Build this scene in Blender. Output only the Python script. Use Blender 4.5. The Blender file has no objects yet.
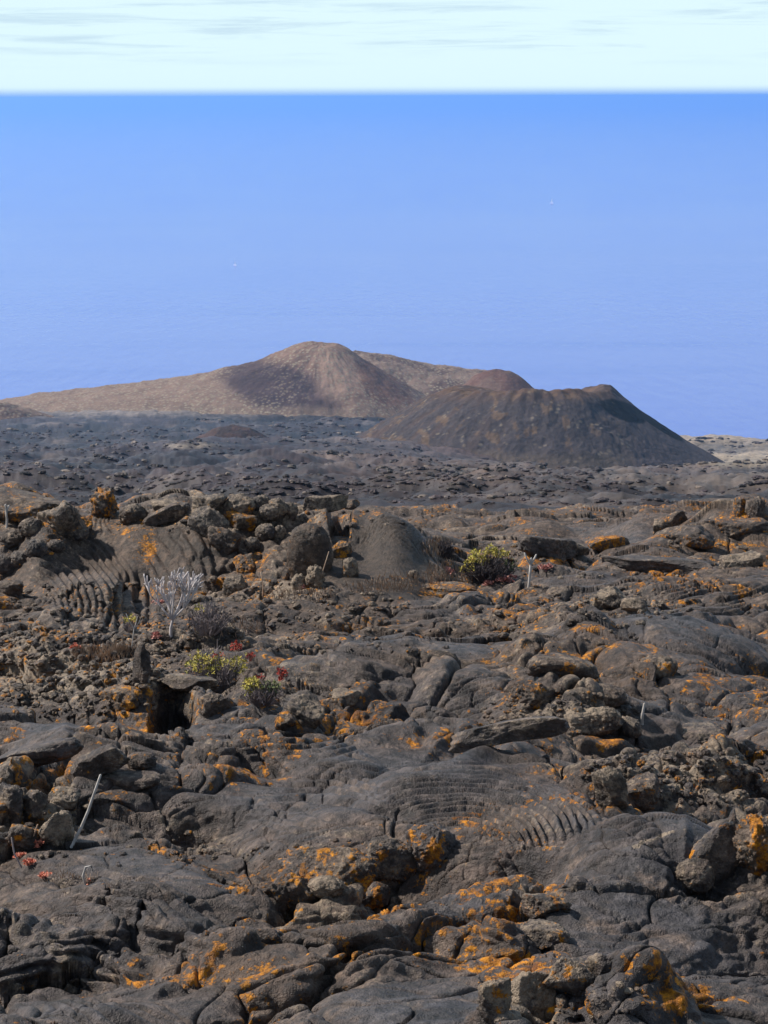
import bpy, bmesh, math, random
import numpy as np
from mathutils import Vector, Matrix, Euler

scene = bpy.context.scene
COL = scene.collection
R = math.radians
F = np.float32
rng = random.Random(7)

# ------------------------------------------------------------------ camera
TH = R(12.28); ROLL = R(0.2)
FPX = 512 / math.tan(R(15.0))
cam_d = bpy.data.cameras.new("camera"); cam = bpy.data.objects.new("camera", cam_d); COL.objects.link(cam)
cam_d.sensor_fit = 'VERTICAL'; cam_d.angle_y = R(30.0)
cam_d.clip_start = 0.1; cam_d.clip_end = 200000
cam.rotation_euler = Euler((math.pi/2 - TH, 0, 0))
cam.matrix_world = Matrix.Rotation(-TH, 4, 'X') @ Matrix.Rotation(math.pi/2, 4, 'X') @ Matrix.Rotation(ROLL, 4, 'Z').inverted()
scene.camera = cam
scene.render.resolution_x = 768; scene.render.resolution_y = 1024
CT, ST = math.cos(TH), math.sin(TH)

def tphi(py):                       # tangent of the angle below the level for a picture row
    return math.tan(TH + math.atan((py - 512) / FPX))
def project(x, y, z):
    dep = y * CT - z * ST
    return 384 + FPX * x / dep, 512 - FPX * (y * ST + z * CT) / dep
def xfac(py):                       # x = (px-384) * Y * xfac
    b = -(py - 512) / FPX
    return 1.0 / (FPX * (CT + b * ST))
def far_point(px, py, Y):
    return Vector(((px - 384) * Y * xfac(py), Y, -Y * tphi(py)))

# ------------------------------------------------------------------ noise
def hsh(ix, iy, s):
    h = ix.astype(np.uint32) * np.uint32(374761393) + iy.astype(np.uint32) * np.uint32(668265263) + np.uint32((s * 2246822519 + 3266489917) & 0xffffffff)
    h = (h ^ (h >> np.uint32(13))) * np.uint32(1274126177)
    h = (h ^ (h >> np.uint32(15))) * np.uint32(2246822519)
    return ((h ^ (h >> np.uint32(16))) >> np.uint32(8)).astype(F) * F(1 / 16777216.0)

def perlin(x, y, s=0):
    x = np.asarray(x, F); y = np.asarray(y, F)
    x0 = np.floor(x); y0 = np.floor(y); fx = x - x0; fy = y - y0
    ix = x0.astype(np.int32); iy = y0.astype(np.int32)
    ux = fx * fx * fx * (fx * (fx * 6 - 15) + 10); uy = fy * fy * fy * (fy * (fy * 6 - 15) + 10)
    def g(dx, dy):
        a = hsh(ix + dx, iy + dy, s) * F(6.2831853)
        return np.cos(a) * (fx - dx) + np.sin(a) * (fy - dy)
    a = g(0, 0); b = g(1, 0); c = g(0, 1); d = g(1, 1)
    return ((a + (b - a) * ux) * (1 - uy) + (c + (d - c) * ux) * uy) * F(1.5)

def fbm(x, y, o=4, s=0, gain=0.5, lac=2.03):
    t = 0; a = 1.0; f = 1.0; n = 0
    for k in range(o):
        t = t + a * perlin(x * F(f) + F(13.7 * k), y * F(f) - F(7.3 * k), s + k * 17)
        n += a; a *= gain; f *= lac
    return t / F(n) * F(1.6)

def ridged(x, y, o=4, s=0, gain=0.5):
    t = 0; a = 1.0; f = 1.0; n = 0
    for k in range(o):
        t = t + a * (1 - np.abs(perlin(x * F(f) + F(5.1 * k), y * F(f) - F(3.9 * k), s + k * 13)) * 1.6)
        n += a; a *= gain; f *= 2.1
    return t / F(n)

def sm(a, b, x):
    t = np.clip((x - a) / (b - a), 0, 1); return t * t * (3 - 2 * t)

def lobes(x, y, s, aniso=0.6, hv=0.6):
    """upper hull of many overlapping rounded lava lobes: height, crease distance, cell hash, radius and angle in the cell"""
    ix = np.floor(x).astype(np.int32); iy = np.floor(y).astype(np.int32)
    best = np.full(x.shape, -9, F); sec = np.full(x.shape, -9, F)
    hid = np.zeros(x.shape, F); rad = np.zeros(x.shape, F); lx = np.zeros(x.shape, F)
    for dx in (-1, 0, 1):
        for dy in (-1, 0, 1):
            cx = ix + dx; cy = iy + dy
            px = x - (cx + hsh(cx, cy, s)); py = y - (cy + hsh(cx, cy, s + 1))
            an = (hsh(cx, cy, s + 2) - 0.5) * F(2.2); ca = np.cos(an); sa = np.sin(an)
            a = px * ca + py * sa; b = (-px * sa + py * ca) * F(1 + aniso)
            d2 = a * a + b * b
            v = hsh(cx, cy, s + 3) * F(hv) - d2 * F(1.1)
            m = v > best
            sec = np.where(m, best, np.maximum(sec, v))
            hid = np.where(m, hsh(cx, cy, s + 4), hid); rad = np.where(m, np.sqrt(d2), rad); lx = np.where(m, a, lx)
            best = np.where(m, v, best)
    return best, best - sec, hid, rad, lx

def plates(x, y, s):
    """cracked crust plates: edge distance, three hashes, offset from the plate's centre"""
    ix = np.floor(x).astype(np.int32); iy = np.floor(y).astype(np.int32)
    f1 = np.full(x.shape, 9, F); f2 = np.full(x.shape, 9, F)
    h1 = np.zeros(x.shape, F); h2 = h1.copy(); h3 = h1.copy(); ox = h1.copy(); oy = h1.copy()
    for dx in (-1, 0, 1):
        for dy in (-1, 0, 1):
            cx = ix + dx; cy = iy + dy
            px = x - (cx + 0.1 + 0.8 * hsh(cx, cy, s)); py = y - (cy + 0.1 + 0.8 * hsh(cx, cy, s + 1))
            d = np.sqrt(px * px + py * py); m = d < f1
            f2 = np.where(m, f1, np.minimum(f2, d))
            h1 = np.where(m, hsh(cx, cy, s + 2), h1); h2 = np.where(m, hsh(cx, cy, s + 3), h2); h3 = np.where(m, hsh(cx, cy, s + 4), h3)
            ox = np.where(m, px, ox); oy = np.where(m, py, oy); f1 = np.where(m, d, f1)
    return f2 - f1, h1, h2, h3, ox, oy

def ell(U, V, cx, cy, rx, ry, ang=0.0, soft=0.5):
    """1 inside an ellipse, falling to 0 at its rim"""
    a = R(ang); dx = U - cx; dy = V - cy
    p = (dx * math.cos(a) + dy * math.sin(a)) / rx; q = (-dx * math.sin(a) + dy * math.cos(a)) / ry
    return 1 - sm(1 - soft, 1.0, np.sqrt(p * p + q * q))

# ------------------------------------------------------------------ scene helpers
def link_mesh(name, verts, faces, mat=None, parent=None, smooth=True, masks=None):
    me = bpy.data.meshes.new(name)
    verts = np.asarray(verts, F); faces = np.asarray(faces, np.int32)
    me.vertices.add(len(verts)); me.vertices.foreach_set("co", verts.ravel())
    n, k = faces.shape
    me.loops.add(n * k); me.loops.foreach_set("vertex_index", faces.ravel())
    me.polygons.add(n); me.polygons.foreach_set("loop_start", np.arange(0, n * k, k, dtype=np.int32))
    me.polygons.foreach_set("loop_total", np.full(n, k, np.int32))
    me.update(calc_edges=True)
    me.polygons.foreach_set("use_smooth", np.full(n, smooth, bool))
    if masks:
        for nm, arr in masks.items():
            at = me.attributes.new(nm, 'FLOAT_COLOR', 'POINT')
            at.data.foreach_set("color", np.ascontiguousarray(arr, F).ravel())
    me.validate()
    if mat: me.materials.append(mat)
    o = bpy.data.objects.new(name, me); COL.objects.link(o)
    if parent: o.parent = parent
    return o

def tag(o, label=None, cat=None, group=None, kind=None):
    for k, v in (("label", label), ("category", cat), ("group", group), ("kind", kind)):
        if v: o[k] = v
    return o

def grid_faces(nr, nc):
    i = np.arange(nr - 1)[:, None] * nc + np.arange(nc - 1)[None, :]
    return np.stack([i, i + 1, i + 1 + nc, i + nc], -1).reshape(-1, 4)

class NT:
    def __init__(s, mat): s.t = mat.node_tree; s.n = s.t.nodes; s.l = s.t.links
    def add(s, ty, **kw):
        nd = s.n.new(ty)
        for k, v in kw.items(): setattr(nd, k, v)
        return nd
    def put(s, sock, v):
        if hasattr(v, "is_output"): s.l.new(v, sock)
        else: sock.default_value = v
    def math(s, op, a, b=0.0, clamp=False):
        m = s.add('ShaderNodeMath', operation=op, use_clamp=clamp); s.put(m.inputs[0], a); s.put(m.inputs[1], b); return m.outputs[0]
    def mix(s, f, a, b):
        m = s.add('ShaderNodeMix', data_type='RGBA'); s.put(m.inputs[0], f)
        s.put(m.inputs[6], a if hasattr(a, "is_output") else (*a, 1)); s.put(m.inputs[7], b if hasattr(b, "is_output") else (*b, 1)); return m.outputs[2]
    def noise(s, vec, scale, detail=4, rough=0.55, dist=0.0):
        m = s.add('ShaderNodeTexNoise'); s.put(m.inputs['Vector'], vec); m.inputs['Scale'].default_value = scale
        m.inputs['Detail'].default_value = detail; m.inputs['Roughness'].default_value = rough; m.inputs['Distortion'].default_value = dist
        return m.outputs[0]
    def step(s, v, a, b):
        m = s.add('ShaderNodeMapRange', interpolation_type='SMOOTHSTEP'); s.put(m.inputs[0], v)
        m.inputs[1].default_value = a; m.inputs[2].default_value = b; return m.outputs[0]

def new_mat(name, rough=0.85, spec=0.25, col=None):
    m = bpy.data.materials.new(name); m.use_nodes = True
    b = m.node_tree.nodes['Principled BSDF']
    b.inputs['Roughness'].default_value = rough; b.inputs['Specular IOR Level'].default_value = spec
    if col: b.inputs['Base Color'].default_value = (*col, 1)
    return m, b, NT(m)

# ------------------------------------------------------------------ materials
def lava_material():
    m, b, t = new_mat("lava_crust", 0.6, 0.5)
    pos = t.add('ShaderNodeNewGeometry').outputs['Position']
    at = t.add('ShaderNodeAttribute', attribute_name='mask'); sep = t.add('ShaderNodeSeparateColor'); t.l.new(at.outputs['Color'], sep.inputs[0])
    lich, pale, brown = sep.outputs[0], sep.outputs[1], sep.outputs[2]; far = at.outputs['Alpha']
    fc = t.add('ShaderNodeAttribute', attribute_name='tint').outputs['Color']
    n_big = t.noise(pos, 1.1, 5, 0.6); n_mid = t.noise(pos, 7, 6, 0.65); n_fin = t.noise(pos, 38, 5, 0.7); n_tiny = t.noise(pos, 150, 3, 0.6)
    grey = t.mix(t.step(n_mid, 0.35, 0.68), (0.033, 0.030, 0.033), (0.094, 0.087, 0.091))
    brn = t.mix(t.step(n_mid, 0.32, 0.7), (0.046, 0.031, 0.023), (0.126, 0.086, 0.062))
    bf = t.math('ADD', t.math('MULTIPLY', brown, 0.8), t.math('MULTIPLY', t.step(n_big, 0.35, 0.68), 0.5), True)
    c = t.mix(bf, grey, brn)
    c = t.mix(t.math('MULTIPLY', t.step(t.noise(pos, 2.6, 5, 0.65, 0.3), 0.54, 0.72), 0.45), c, (0.185, 0.132, 0.105))
    c = t.mix(t.math('MULTIPLY', t.step(t.noise(pos, 4.6, 6, 0.7, 0.4), 0.53, 0.66), 0.6), c, (0.205, 0.150, 0.115))
    c = t.mix(t.math('MULTIPLY', t.step(t.noise(pos, 6.3, 6, 0.7, 0.5), 0.54, 0.66), 0.75), c, (0.020, 0.018, 0.019))
    c = t.mix(t.step(brown, 1.3, 1.9), c, t.mix(n_mid, (0.030, 0.021, 0.016), (0.070, 0.050, 0.037)))
    # pale crustose lichen and dust in specks
    pf = t.math('ADD', t.math('MULTIPLY', pale, 0.55), t.math('MULTIPLY', t.math('SUBTRACT', n_fin, 0.5), 1.7))
    pf = t.math('ADD', pf, t.math('MULTIPLY', t.math('SUBTRACT', n_mid, 0.5), 1.2))
    pf = t.math('MULTIPLY', t.step(pf, 0.2, 0.62), 0.85)
    pc = t.mix(n_tiny, (0.18, 0.135, 0.098), (0.39, 0.315, 0.235))
    c = t.mix(pf, c, pc)
    # orange lichen
    lf = t.math('ADD', lich, t.math('MULTIPLY', t.math('SUBTRACT', n_fin, 0.5), 2.0))
    lf = t.math('ADD', lf, t.math('MULTIPLY', t.math('SUBTRACT', t.noise(pos, 11, 4, 0.65), 0.5), 1.9))
    lf = t.math('MULTIPLY', t.step(lf, 0.42, 0.66), 0.92)
    lc = t.mix(t.step(t.noise(pos, 16, 5, 0.75), 0.38, 0.60), (0.16, 0.060, 0.018), (0.68, 0.265, 0.024))
    lc = t.mix(t.math('MULTIPLY', t.step(n_big, 0.45, 0.66), t.step(n_fin, 0.45, 0.6)), lc, (0.52, 0.22, 0.03))
    c = t.mix(lf, c, lc)
    hv = t.add('ShaderNodeHueSaturation'); t.put(hv.inputs['Color'], c); hv.inputs['Saturation'].default_value = 1.12
    t.put(hv.inputs['Value'], t.math('ADD', 0.36, t.math('MULTIPLY', t.step(t.noise(pos, 17, 8, 0.78), 0.34, 0.66), 1.06)))
    c = hv.outputs[0]
    # distant flow: tint carried by the sheet, broken up by noise
    nf = t.noise(pos, 0.16, 8, 0.72); nf2 = t.noise(pos, 0.9, 5, 0.7)
    fcv = t.add('ShaderNodeHueSaturation'); t.put(fcv.inputs['Color'], fc)
    t.put(fcv.inputs['Value'], t.math('ADD', t.math('MULTIPLY', t.math('SUBTRACT', nf, 0.5), 3.2), t.math('ADD', t.math('MULTIPLY', t.math('SUBTRACT', nf2, 0.5), 1.6), 1.0)))
    c = t.mix(far, c, fcv.outputs[0])
    t.put(b.inputs['Base Color'], c)
    hgt = t.math('ADD', t.math('MULTIPLY', n_fin, 0.5), t.math('ADD', t.math('MULTIPLY', n_tiny, 0.22), t.math('MULTIPLY', n_mid, 1.2)))
    bp = t.add('ShaderNodeBump'); bp.inputs['Strength'].default_value = 0.9; bp.inputs['Distance'].default_value = 0.04
    t.put(bp.inputs['Height'], hgt); t.put(b.inputs['Normal'], bp.outputs[0])
    t.put(b.inputs['Roughness'], t.math('ADD', 0.42, t.math('MULTIPLY', n_fin, 0.36)))
    return m
LAVA = lava_material()

def hill_material():
    m, b, t = new_mat("cinder_slope", 0.95, 0.15)
    pos = t.add('ShaderNodeNewGeometry').outputs['Position']
    at = t.add('ShaderNodeAttribute', attribute_name='tint'); fc = at.outputs['Color']; scr = at.outputs['Alpha']
    n1 = t.noise(pos, 0.06, 7, 0.65); n2 = t.noise(pos, 0.45, 5, 0.7)
    v = t.math('ADD', t.math('MULTIPLY', t.math('SUBTRACT', n1, 0.5), 1.0), t.math('ADD', t.math('MULTIPLY', t.math('SUBTRACT', n2, 0.5), 0.9), 1.0))
    h = t.add('ShaderNodeHueSaturation'); t.put(h.inputs['Color'], fc); t.put(h.inputs['Value'], v)
    c = h.outputs[0]
    vo = t.add('ShaderNodeTexVoronoi'); t.put(vo.inputs['Vector'], pos); vo.inputs['Scale'].default_value = 0.33
    sp = t.math('MULTIPLY', t.math('SUBTRACT', 1.0, t.step(vo.outputs['Distance'], 0.2, 0.5)), scr)
    c = t.mix(sp, c, t.mix(t.noise(pos, 0.2), (0.20, 0.165, 0.11), (0.36, 0.30, 0.23)))
    t.put(b.inputs['Base Color'], c)
    bp = t.add('ShaderNodeBump'); bp.inputs['Strength'].default_value = 0.6; bp.inputs['Distance'].default_value = 1.2
    t.put(bp.inputs['Height'], n2); t.put(b.inputs['Normal'], bp.outputs[0])
    return m
HILL = hill_material()

# ------------------------------------------------------------------ ground sheet
SLOPE = 0.172
def row_list():
    ys = []; Y = 1.2
    V = 1300.0
    def dist(V): return 1.6 / (tphi(V) - SLOPE)
    while V > 521:
        ys.append(dist(V))
        V -= 0.62 if V > 660 else (0.21 if V > 552 else 0.13)
    Y = ys[-1]; st = ys[-1] - ys[-2]
    while Y < 1950:
        st = min(max(st * 1.02, 0.055), (0.0065 if Y < 700 else 0.0085) * Y); Y += st; ys.append(Y)
    return np.array(sorted(set(ys)), F)
def col_list():
    t = list(np.arange(-0.212, 0.2121, 0.00052)); st = 0.00052; a = []
    x = t[-1]
    while x < 1.7: st *= 1.11; x += st; a.append(x)
    return np.array([-v for v in reversed(a)] + t + a, F)
YS = row_list(); TS = col_list()
NR, NC = len(YS), len(TS)
print("ground grid", NR, NC, NR * NC)
Y = np.repeat(YS[:, None], NC, 1); T = np.repeat(TS[None, :], NR, 0); X = Y * T
NEAR = int(np.searchsorted(YS, 75.0))

LEFT = [(513, 90), (501, 135), (491, 190), (481, 280), (470, 420), (456, 640), (442, 920), (427, 1180), (414, 1410), (411.5, 1500), (411, 1560)]
RIGHT = [(513, 90), (502, 135), (494, 210), (487, 340), (481, 520), (476, 780), (474, 930), (471.5, 1000), (459, 1160), (449, 1320), (441, 1480), (440, 1500)]
def prof(k):
    d = np.array([q[1] for q in k]); z = np.array([-q[1] * tphi(q[0]) for q in k])
    dd = np.arange(90, 1960, 10.0); zz = np.interp(dd, d, z)
    e = d[-1]
    zz = np.where(dd > e, z[-1] - 40 * sm(0, 140, dd - e) * 2.0, zz)
    zs = zz.copy()
    for _ in range(6): zs[1:-1] = (zs[:-2] + zs[1:-1] * 2 + zs[2:]) / 4
    return dd, zs
dL, zL = prof(LEFT); dR, zR = prof(RIGHT)
Yb = 36.0
zb = -(1.6 + SLOPE * Yb)
def base_z(T, Y):
    u0 = np.clip(384 + FPX * T * 0.995, -200, 1000); w = sm(330, 580, u0)
    zfar = np.interp(Y, dL, zL) * (1 - w) + np.interp(Y, dR, zR) * w
    s_ = np.clip((Y - Yb) / (90 - Yb), 0, 1)
    zmid = zb + (zL[0] - zb) * (s_ * 1.22 - 0.22 * s_ * s_)
    return np.where(Y < Yb, -(1.6 + SLOPE * Y), np.where(Y < 90, zmid, zfar)).astype(F)

LEDGES = [(540, 628, 790, 634, .20, 60), (560, 570, 790, 560, .18, 26), (605, 548, 790, 536, .20, 18), (495, 556, 585, 552, .16, 14), (425, 592, 525, 597, .12, 16), (495, 673, 612, 662, .13, 30),
          (425, 746, 540, 712, .14, 40), (500, 764, 610, 779, .07, 26), (296, 743, 425, 735, .08, 26), (-10, 792, 72, 738, .11, 40), (60, 702, 205, 690, .10, 24), (640, 746, 780, 768, .08, 26),
          (678, 882, 738, 836, .08, 50), (395, 902, 560, 926, .05, 34), (555, 978, 705, 1004, .04, 36), (-10, 905, 145, 938, .05, 36), (150, 952, 305, 914, .05, 36), (200, 657, 425, 642, .11, 22),
          (615, 690, 790, 702, .12, 28), (300, 606, 500, 612, .10, 16), (640, 596, 790, 602, .13, 18), (250, 868, 420, 874, .05, 22)]
def near_eval(T, y):
    x = (T * y).astype(F); y = y.astype(F); z = base_z(T, y)
    U, V = project(x, y, z)
    # --- near field -----------------------------------------------------------
    fade = 1 - sm(44, 72, y)
    wx = x + 0.22 * perlin(x * 0.9, y * 0.9, 3) + 0.06 * perlin(x * 3.1, y * 3.1, 5)
    wy = y + 0.22 * perlin(x * 0.9, y * 0.9, 4) + 0.06 * perlin(x * 3.1, y * 3.1, 6)

    front = np.clip(ell(U, V, 100, 590, 130, 22, 0, 0.5) + ell(U, V, 490, 812, 150, 54, 10, 0.4), 0, 1)
    mound = ell(U, V, 378, 589, 68, 17, 2, 0.4)
    # zones (picture coordinates of the bare plane)
    slab_zone = np.clip(ell(U, V, 370, 790, 190, 62, -8) + ell(U, V, 640, 850, 120, 42, 0) + ell(U, V, 420, 985, 150, 34) + ell(U, V, 120, 850, 130, 28, 10)
        + ell(U, V, 120, 975, 150, 45) + ell(U, V, 620, 905, 110, 25) + ell(U, V, 690, 655, 110, 34) + ell(U, V, 40, 740, 60, 26, -25) + ell(U, V, 590, 585, 70, 16) + ell(U, V, 420, 660, 110, 30)
        + ell(U, V, 590, 545, 90, 14), 0, 1)
    rub_zone = np.clip(ell(U, V, 70, 668, 150, 52, 0) + ell(U, V, 690, 775, 120, 34, 12) + ell(U, V, 30, 815, 70, 34) + ell(U, V, 560, 700, 90, 30, 10)
        + ell(U, V, 210, 585, 330, 26) + ell(U, V, 330, 870, 110, 40) + ell(U, V, 620, 608, 60, 16) + ell(U, V, 520, 1010, 70, 30) + 0.9 * sm(0.15, 0.5, fbm(x / 2.2, y / 2.2, 3, 41)), 0, 1) * (1 - slab_zone) * (1 - mound) * (1 - 0.9 * front)

    big = 0.16 * fbm(x / 3.3, y / 3.3, 3, 11)
    l1, c1, h1, r1, lx1 = lobes(wx / 1.25, wy / 1.05, 21)
    l2, c2, h2, r2, lx2 = lobes(wx / 0.46 + 9, wy / 0.40, 31)
    l3, c3, h3, r3, lx3 = lobes(wx / 0.15, wy / 0.15 + 4, 51)
    e1, p1, p2, p3, ox, oy = plates(wx / 0.95, wy / 0.62, 61)
    e2, q1, q2, q3, qx, qy = plates(wx / 0.33, wy / 0.26, 71)
    keep = (1 - 0.75 * slab_zone) * (1 - 0.9 * mound) * (1 - 0.92 * front)
    z = z + fade * (big + 0.17 * l1 * keep + 0.075 * l2 * keep * (0.45 + 0.55 * sm(0.3, 0.6, h1)))
    z = z + fade * keep * (0.07 * (p3 - 0.5) + 0.13 * (p1 - 0.5) * ox + 0.16 * (p2 - 0.55) * oy)
    z = z - fade * keep * (1 - 0.85 * sm(15, 26, y)) * 0.09 * np.exp(-e1 / 0.035) * (0.3 + 0.7 * p2) - fade * keep * (1 - 0.8 * sm(15, 26, y)) * (0.05 * np.exp(-c2 / 0.03)) - fade * (1 - 0.7 * sm(18, 30, y)) * 0.07 * np.exp(-c1 / 0.025) * keep
    rz = rub_zone * fade
    z = z + rz * (1 - 0.8 * sm(15, 24, y)) * (0.035 * l3 + 0.04 * (q3 - 0.5) + 0.10 * (q1 - 0.5) * qx - 0.02 * np.exp(-e2 / 0.05))
    z = z + fade * (1 - 0.9 * sm(15, 24, y)) * 0.05 * perlin(wx / 0.30, wy / 0.19, 98) * (0.35 + 0.65 * keep) * (1 - 0.9 * front) * sm(-0.3, 0.3, perlin(x / 1.3, y / 1.3, 99))
    # ropes wrapped round some of the lobes
    ph = r1 * 1.25 / 0.075 + 1.3 * fbm(x / 0.4, y / 0.4, 2, 95)
    rope = np.sqrt(np.abs(np.sin(math.pi * ph)) + 1e-4)
    rmask = sm(0.40, 0.45, h1) * sm(0.15, 0.35, r1) * sm(0.0, 0.1, lx1) * sm(-0.2, 0.2, perlin(x / 0.9, y / 0.9, 96))
    z = z + fade * 0.030 * (rope - 0.7) * rmask * (1 - rz)

    # --- landmark relief, metres, laid out on the bare plane ---------------------
    def bump(z, px, py, rx, ry, h, ang=0, soft=0.9): return z + h * ell(U, V, px, py, rx, ry, ang, soft)
    # left tumulus ridge
    pxs = [-400, -60, 0, 35, 62, 90, 130, 170, 215, 260, 330, 380, 412, 440, 475]
    hs = [0.55, 0.72, 0.78, 0.74, 0.62, 0.58, 0.60, 0.66, 0.66, 0.62, 0.58, 0.56, 0.44, 0.20, 0.0]
    Hc = np.interp(U, pxs, hs) * 1.18
    Yc = 19.7 + 0.5 * perlin(x / 1.3, y * 0, 101) + 0.25 * perlin(x / 0.4, y * 0, 102) - 0.6 * sm(250, 420, U)
    ridge = sm(-1.9, 0.0, y - Yc) * (1 - sm(0.7, 5.0, y - Yc))
    z = z + ridge * Hc
    # smooth dark mound at the ridge's right end
    def dome(z, px, py, rx, ry, h, ang=0):
        a = R(ang); dx = U - px; dy = V - py
        p = (dx * math.cos(a) + dy * math.sin(a)) / rx; q = (-dx * math.sin(a) + dy * math.cos(a)) / ry
        d = np.clip(1 - p * p - q * q, 0, 1)
        return z + h * d * d * (3 - 2 * d) if h > 0.14 else z + h * d ** 0.85
    z = dome(z, 84, 597, 62, 13, 0.26, 0); z = dome(z, 382, 588, 72, 17, 0.09, 2)
    z = dome(z, 632, 868, 92, 34, 0.06, -6); z = dome(z, 640, 1000, 62, 30, 0.07, 0); z = dome(z, 705, 668, 90, 22, 0.10, 4); z = dome(z, 325, 762, 62, 16, 0.11, 0); z = dome(z, 235, 752, 80, 14, 0.10, 0)
    # right-hand raised slabs near the brink
    z = bump(z, 740, 545, 90, 16, 0.42); z = bump(z, 690, 556, 80, 10, 0.22); z = bump(z, 545, 566, 36, 8, 0.20); z = bump(z, 640, 540, 60, 8, 0.22)
    z = bump(z, 640, 668, 170, 30, 0.16)
    z = bump(z, 500, 760, 80, 14, 0.10, -20)
    z = bump(z, 110, 742, 110, 20, 0.12)
    z = bump(z, 560, 715, 80, 20, 0.14); z = bump(z, 330, 868, 85, 26, 0.07); z = bump(z, 150, 900, 120, 25, 0.06, 15); z = bump(z, 90, 985, 110, 26, 0.06, -10)
    z = bump(z, 640, 860, 100, 32, 0.075, -8, 0.7); z = bump(z, 615, 990, 75, 30, 0.07, 0, 0.6); z = bump(z, 420, 795, 160, 40, 0.07, -6)
    z = bump(z, 760, 860, 60, 40, 0.09); z = bump(z, 540, 1020, 70, 26, 0.07)
    # caves and pits
    for (px, py, rx, ry, dpt) in ((172, 712, 26, 14, 0.5), (52, 782, 26, 13, 0.22), (340, 580, 14, 9, 0.3), (640, 645, 40, 5, 0.3), (560, 640, 60, 4, 0.22), (700, 880, 40, 6, 0.10),
                                  (350, 735, 16, 5, 0.12), (470, 752, 40, 4, 0.10), (390, 822, 34, 5, 0.05), (577, 1000, 10, 6, 0.08), (735, 953, 36, 5, 0.06), (225, 985, 22, 7, 0.05)):
        z = z - dpt * ell(U, V, px, py, rx, ry, 0, 0.35 if ry > 6 else 0.8)
    # broken ledges: low steps in the crust whose faces look towards the camera
    led = np.zeros_like(z)
    for k_, (ax, ay, bx_, by_, h_, fd) in enumerate(LEDGES):
        oy_ = 11 if ay < 720 else 5
        f_ = (U - ax) / (bx_ - ax); ln = ay + oy_ + (by_ - ay) * f_ + 4 * perlin(U / 38, U * 0 + k_, 180 + k_) + 0.5 * perlin(U / 12, U * 0 + k_, 210 + k_)
        sd_ = V - ln; mk = sm(-0.06, 0.1, f_) * (1 - sm(0.88, 1.06, f_)) * (0.55 + 0.6 * sm(-.3, .4, perlin(U / 40, U * 0 + k_, 240 + k_)))
        h_ = h_ * (0.36 if ay < 780 else 0.6)
        z = z + h_ * sm(1.6, -1.6, sd_) * (1 - sm(-6, -fd, sd_)) * mk - 0.5 * h_ * np.exp(-((sd_ - 3.5) / 2.2) ** 2) * mk
        led = np.maximum(led, mk * np.exp(-((sd_ - 1.0) / 4.0) ** 2))
    fl = lobes(wx / 1.0, wy / 1.9, 191)[0]
    z = z + fade * sm(14, 22, y) * (1 - mound) * 0.11 * fl
    # long crack on the right with a raised far lip
    cl = 638 + 6 * np.sin(U / 45.0) + 10 * sm(600, 768, U) * 0 + 5 * perlin(U / 30, U * 0, 111)
    z = z - 0.22 * np.exp(-((V - cl) / 3.2) ** 2) * sm(520, 560, U) * (1 - 0.5 * sm(700, 760, U))
    z = z + 0.10 * sm(0, -7, V - cl) * (1 - sm(-7, -30, V - cl)) * sm(510, 570, U)


    return x, z, U, V, fade, wx, wy, slab_zone, rub_zone, mound, led

Z = base_z(T, Y)
Z -= 9.0 * np.exp(-((T - 0.185) / 0.045) ** 2 - ((Y - 985) / 110) ** 2)
n = NEAR
# spread the rows so that steep faces get as many as flat ground: first a coarse look at the relief, then the final rows
cs = np.unique(np.r_[np.arange(0, NC, 4), NC - 1])
Tc = np.repeat(TS[cs][None, :], n, 0); Yc0 = np.repeat(YS[:n, None], len(cs), 1)
xx_, zz_ = near_eval(Tc, Yc0)[:2]
vv_ = project(xx_, Yc0, zz_)[1]
ds = np.abs(np.diff(vv_, axis=0)) ** 0.9 + 0.30
for _ in range(70): ds[:, 1:-1] = (ds[:, :-2] + 2 * ds[:, 1:-1] + ds[:, 2:]) / 4
for _ in range(5): ds[1:-1] = (ds[:-2] + 2 * ds[1:-1] + ds[2:]) / 4
cum = np.vstack([np.zeros((1, len(cs))), np.cumsum(ds, 0)])
Yn = np.empty((n, len(cs)), F)
for c_ in range(len(cs)):
    Yn[:, c_] = np.interp(np.linspace(0, cum[-1, c_], n), cum[:, c_], YS[:n])
ci = np.interp(np.arange(NC), cs, np.arange(len(cs))); c0 = np.minimum(ci.astype(int), len(cs) - 2); cf_ = (ci - c0).astype(F)
Y[:n] = Yn[:, c0] * (1 - cf_) + Yn[:, c0 + 1] * cf_
t_ = T[:n]; y = Y[:n].copy()
x, z, U, V, fade, wx, wy, slab_zone, rub_zone, mound, led = near_eval(t_, y)
X[:n] = x

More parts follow.
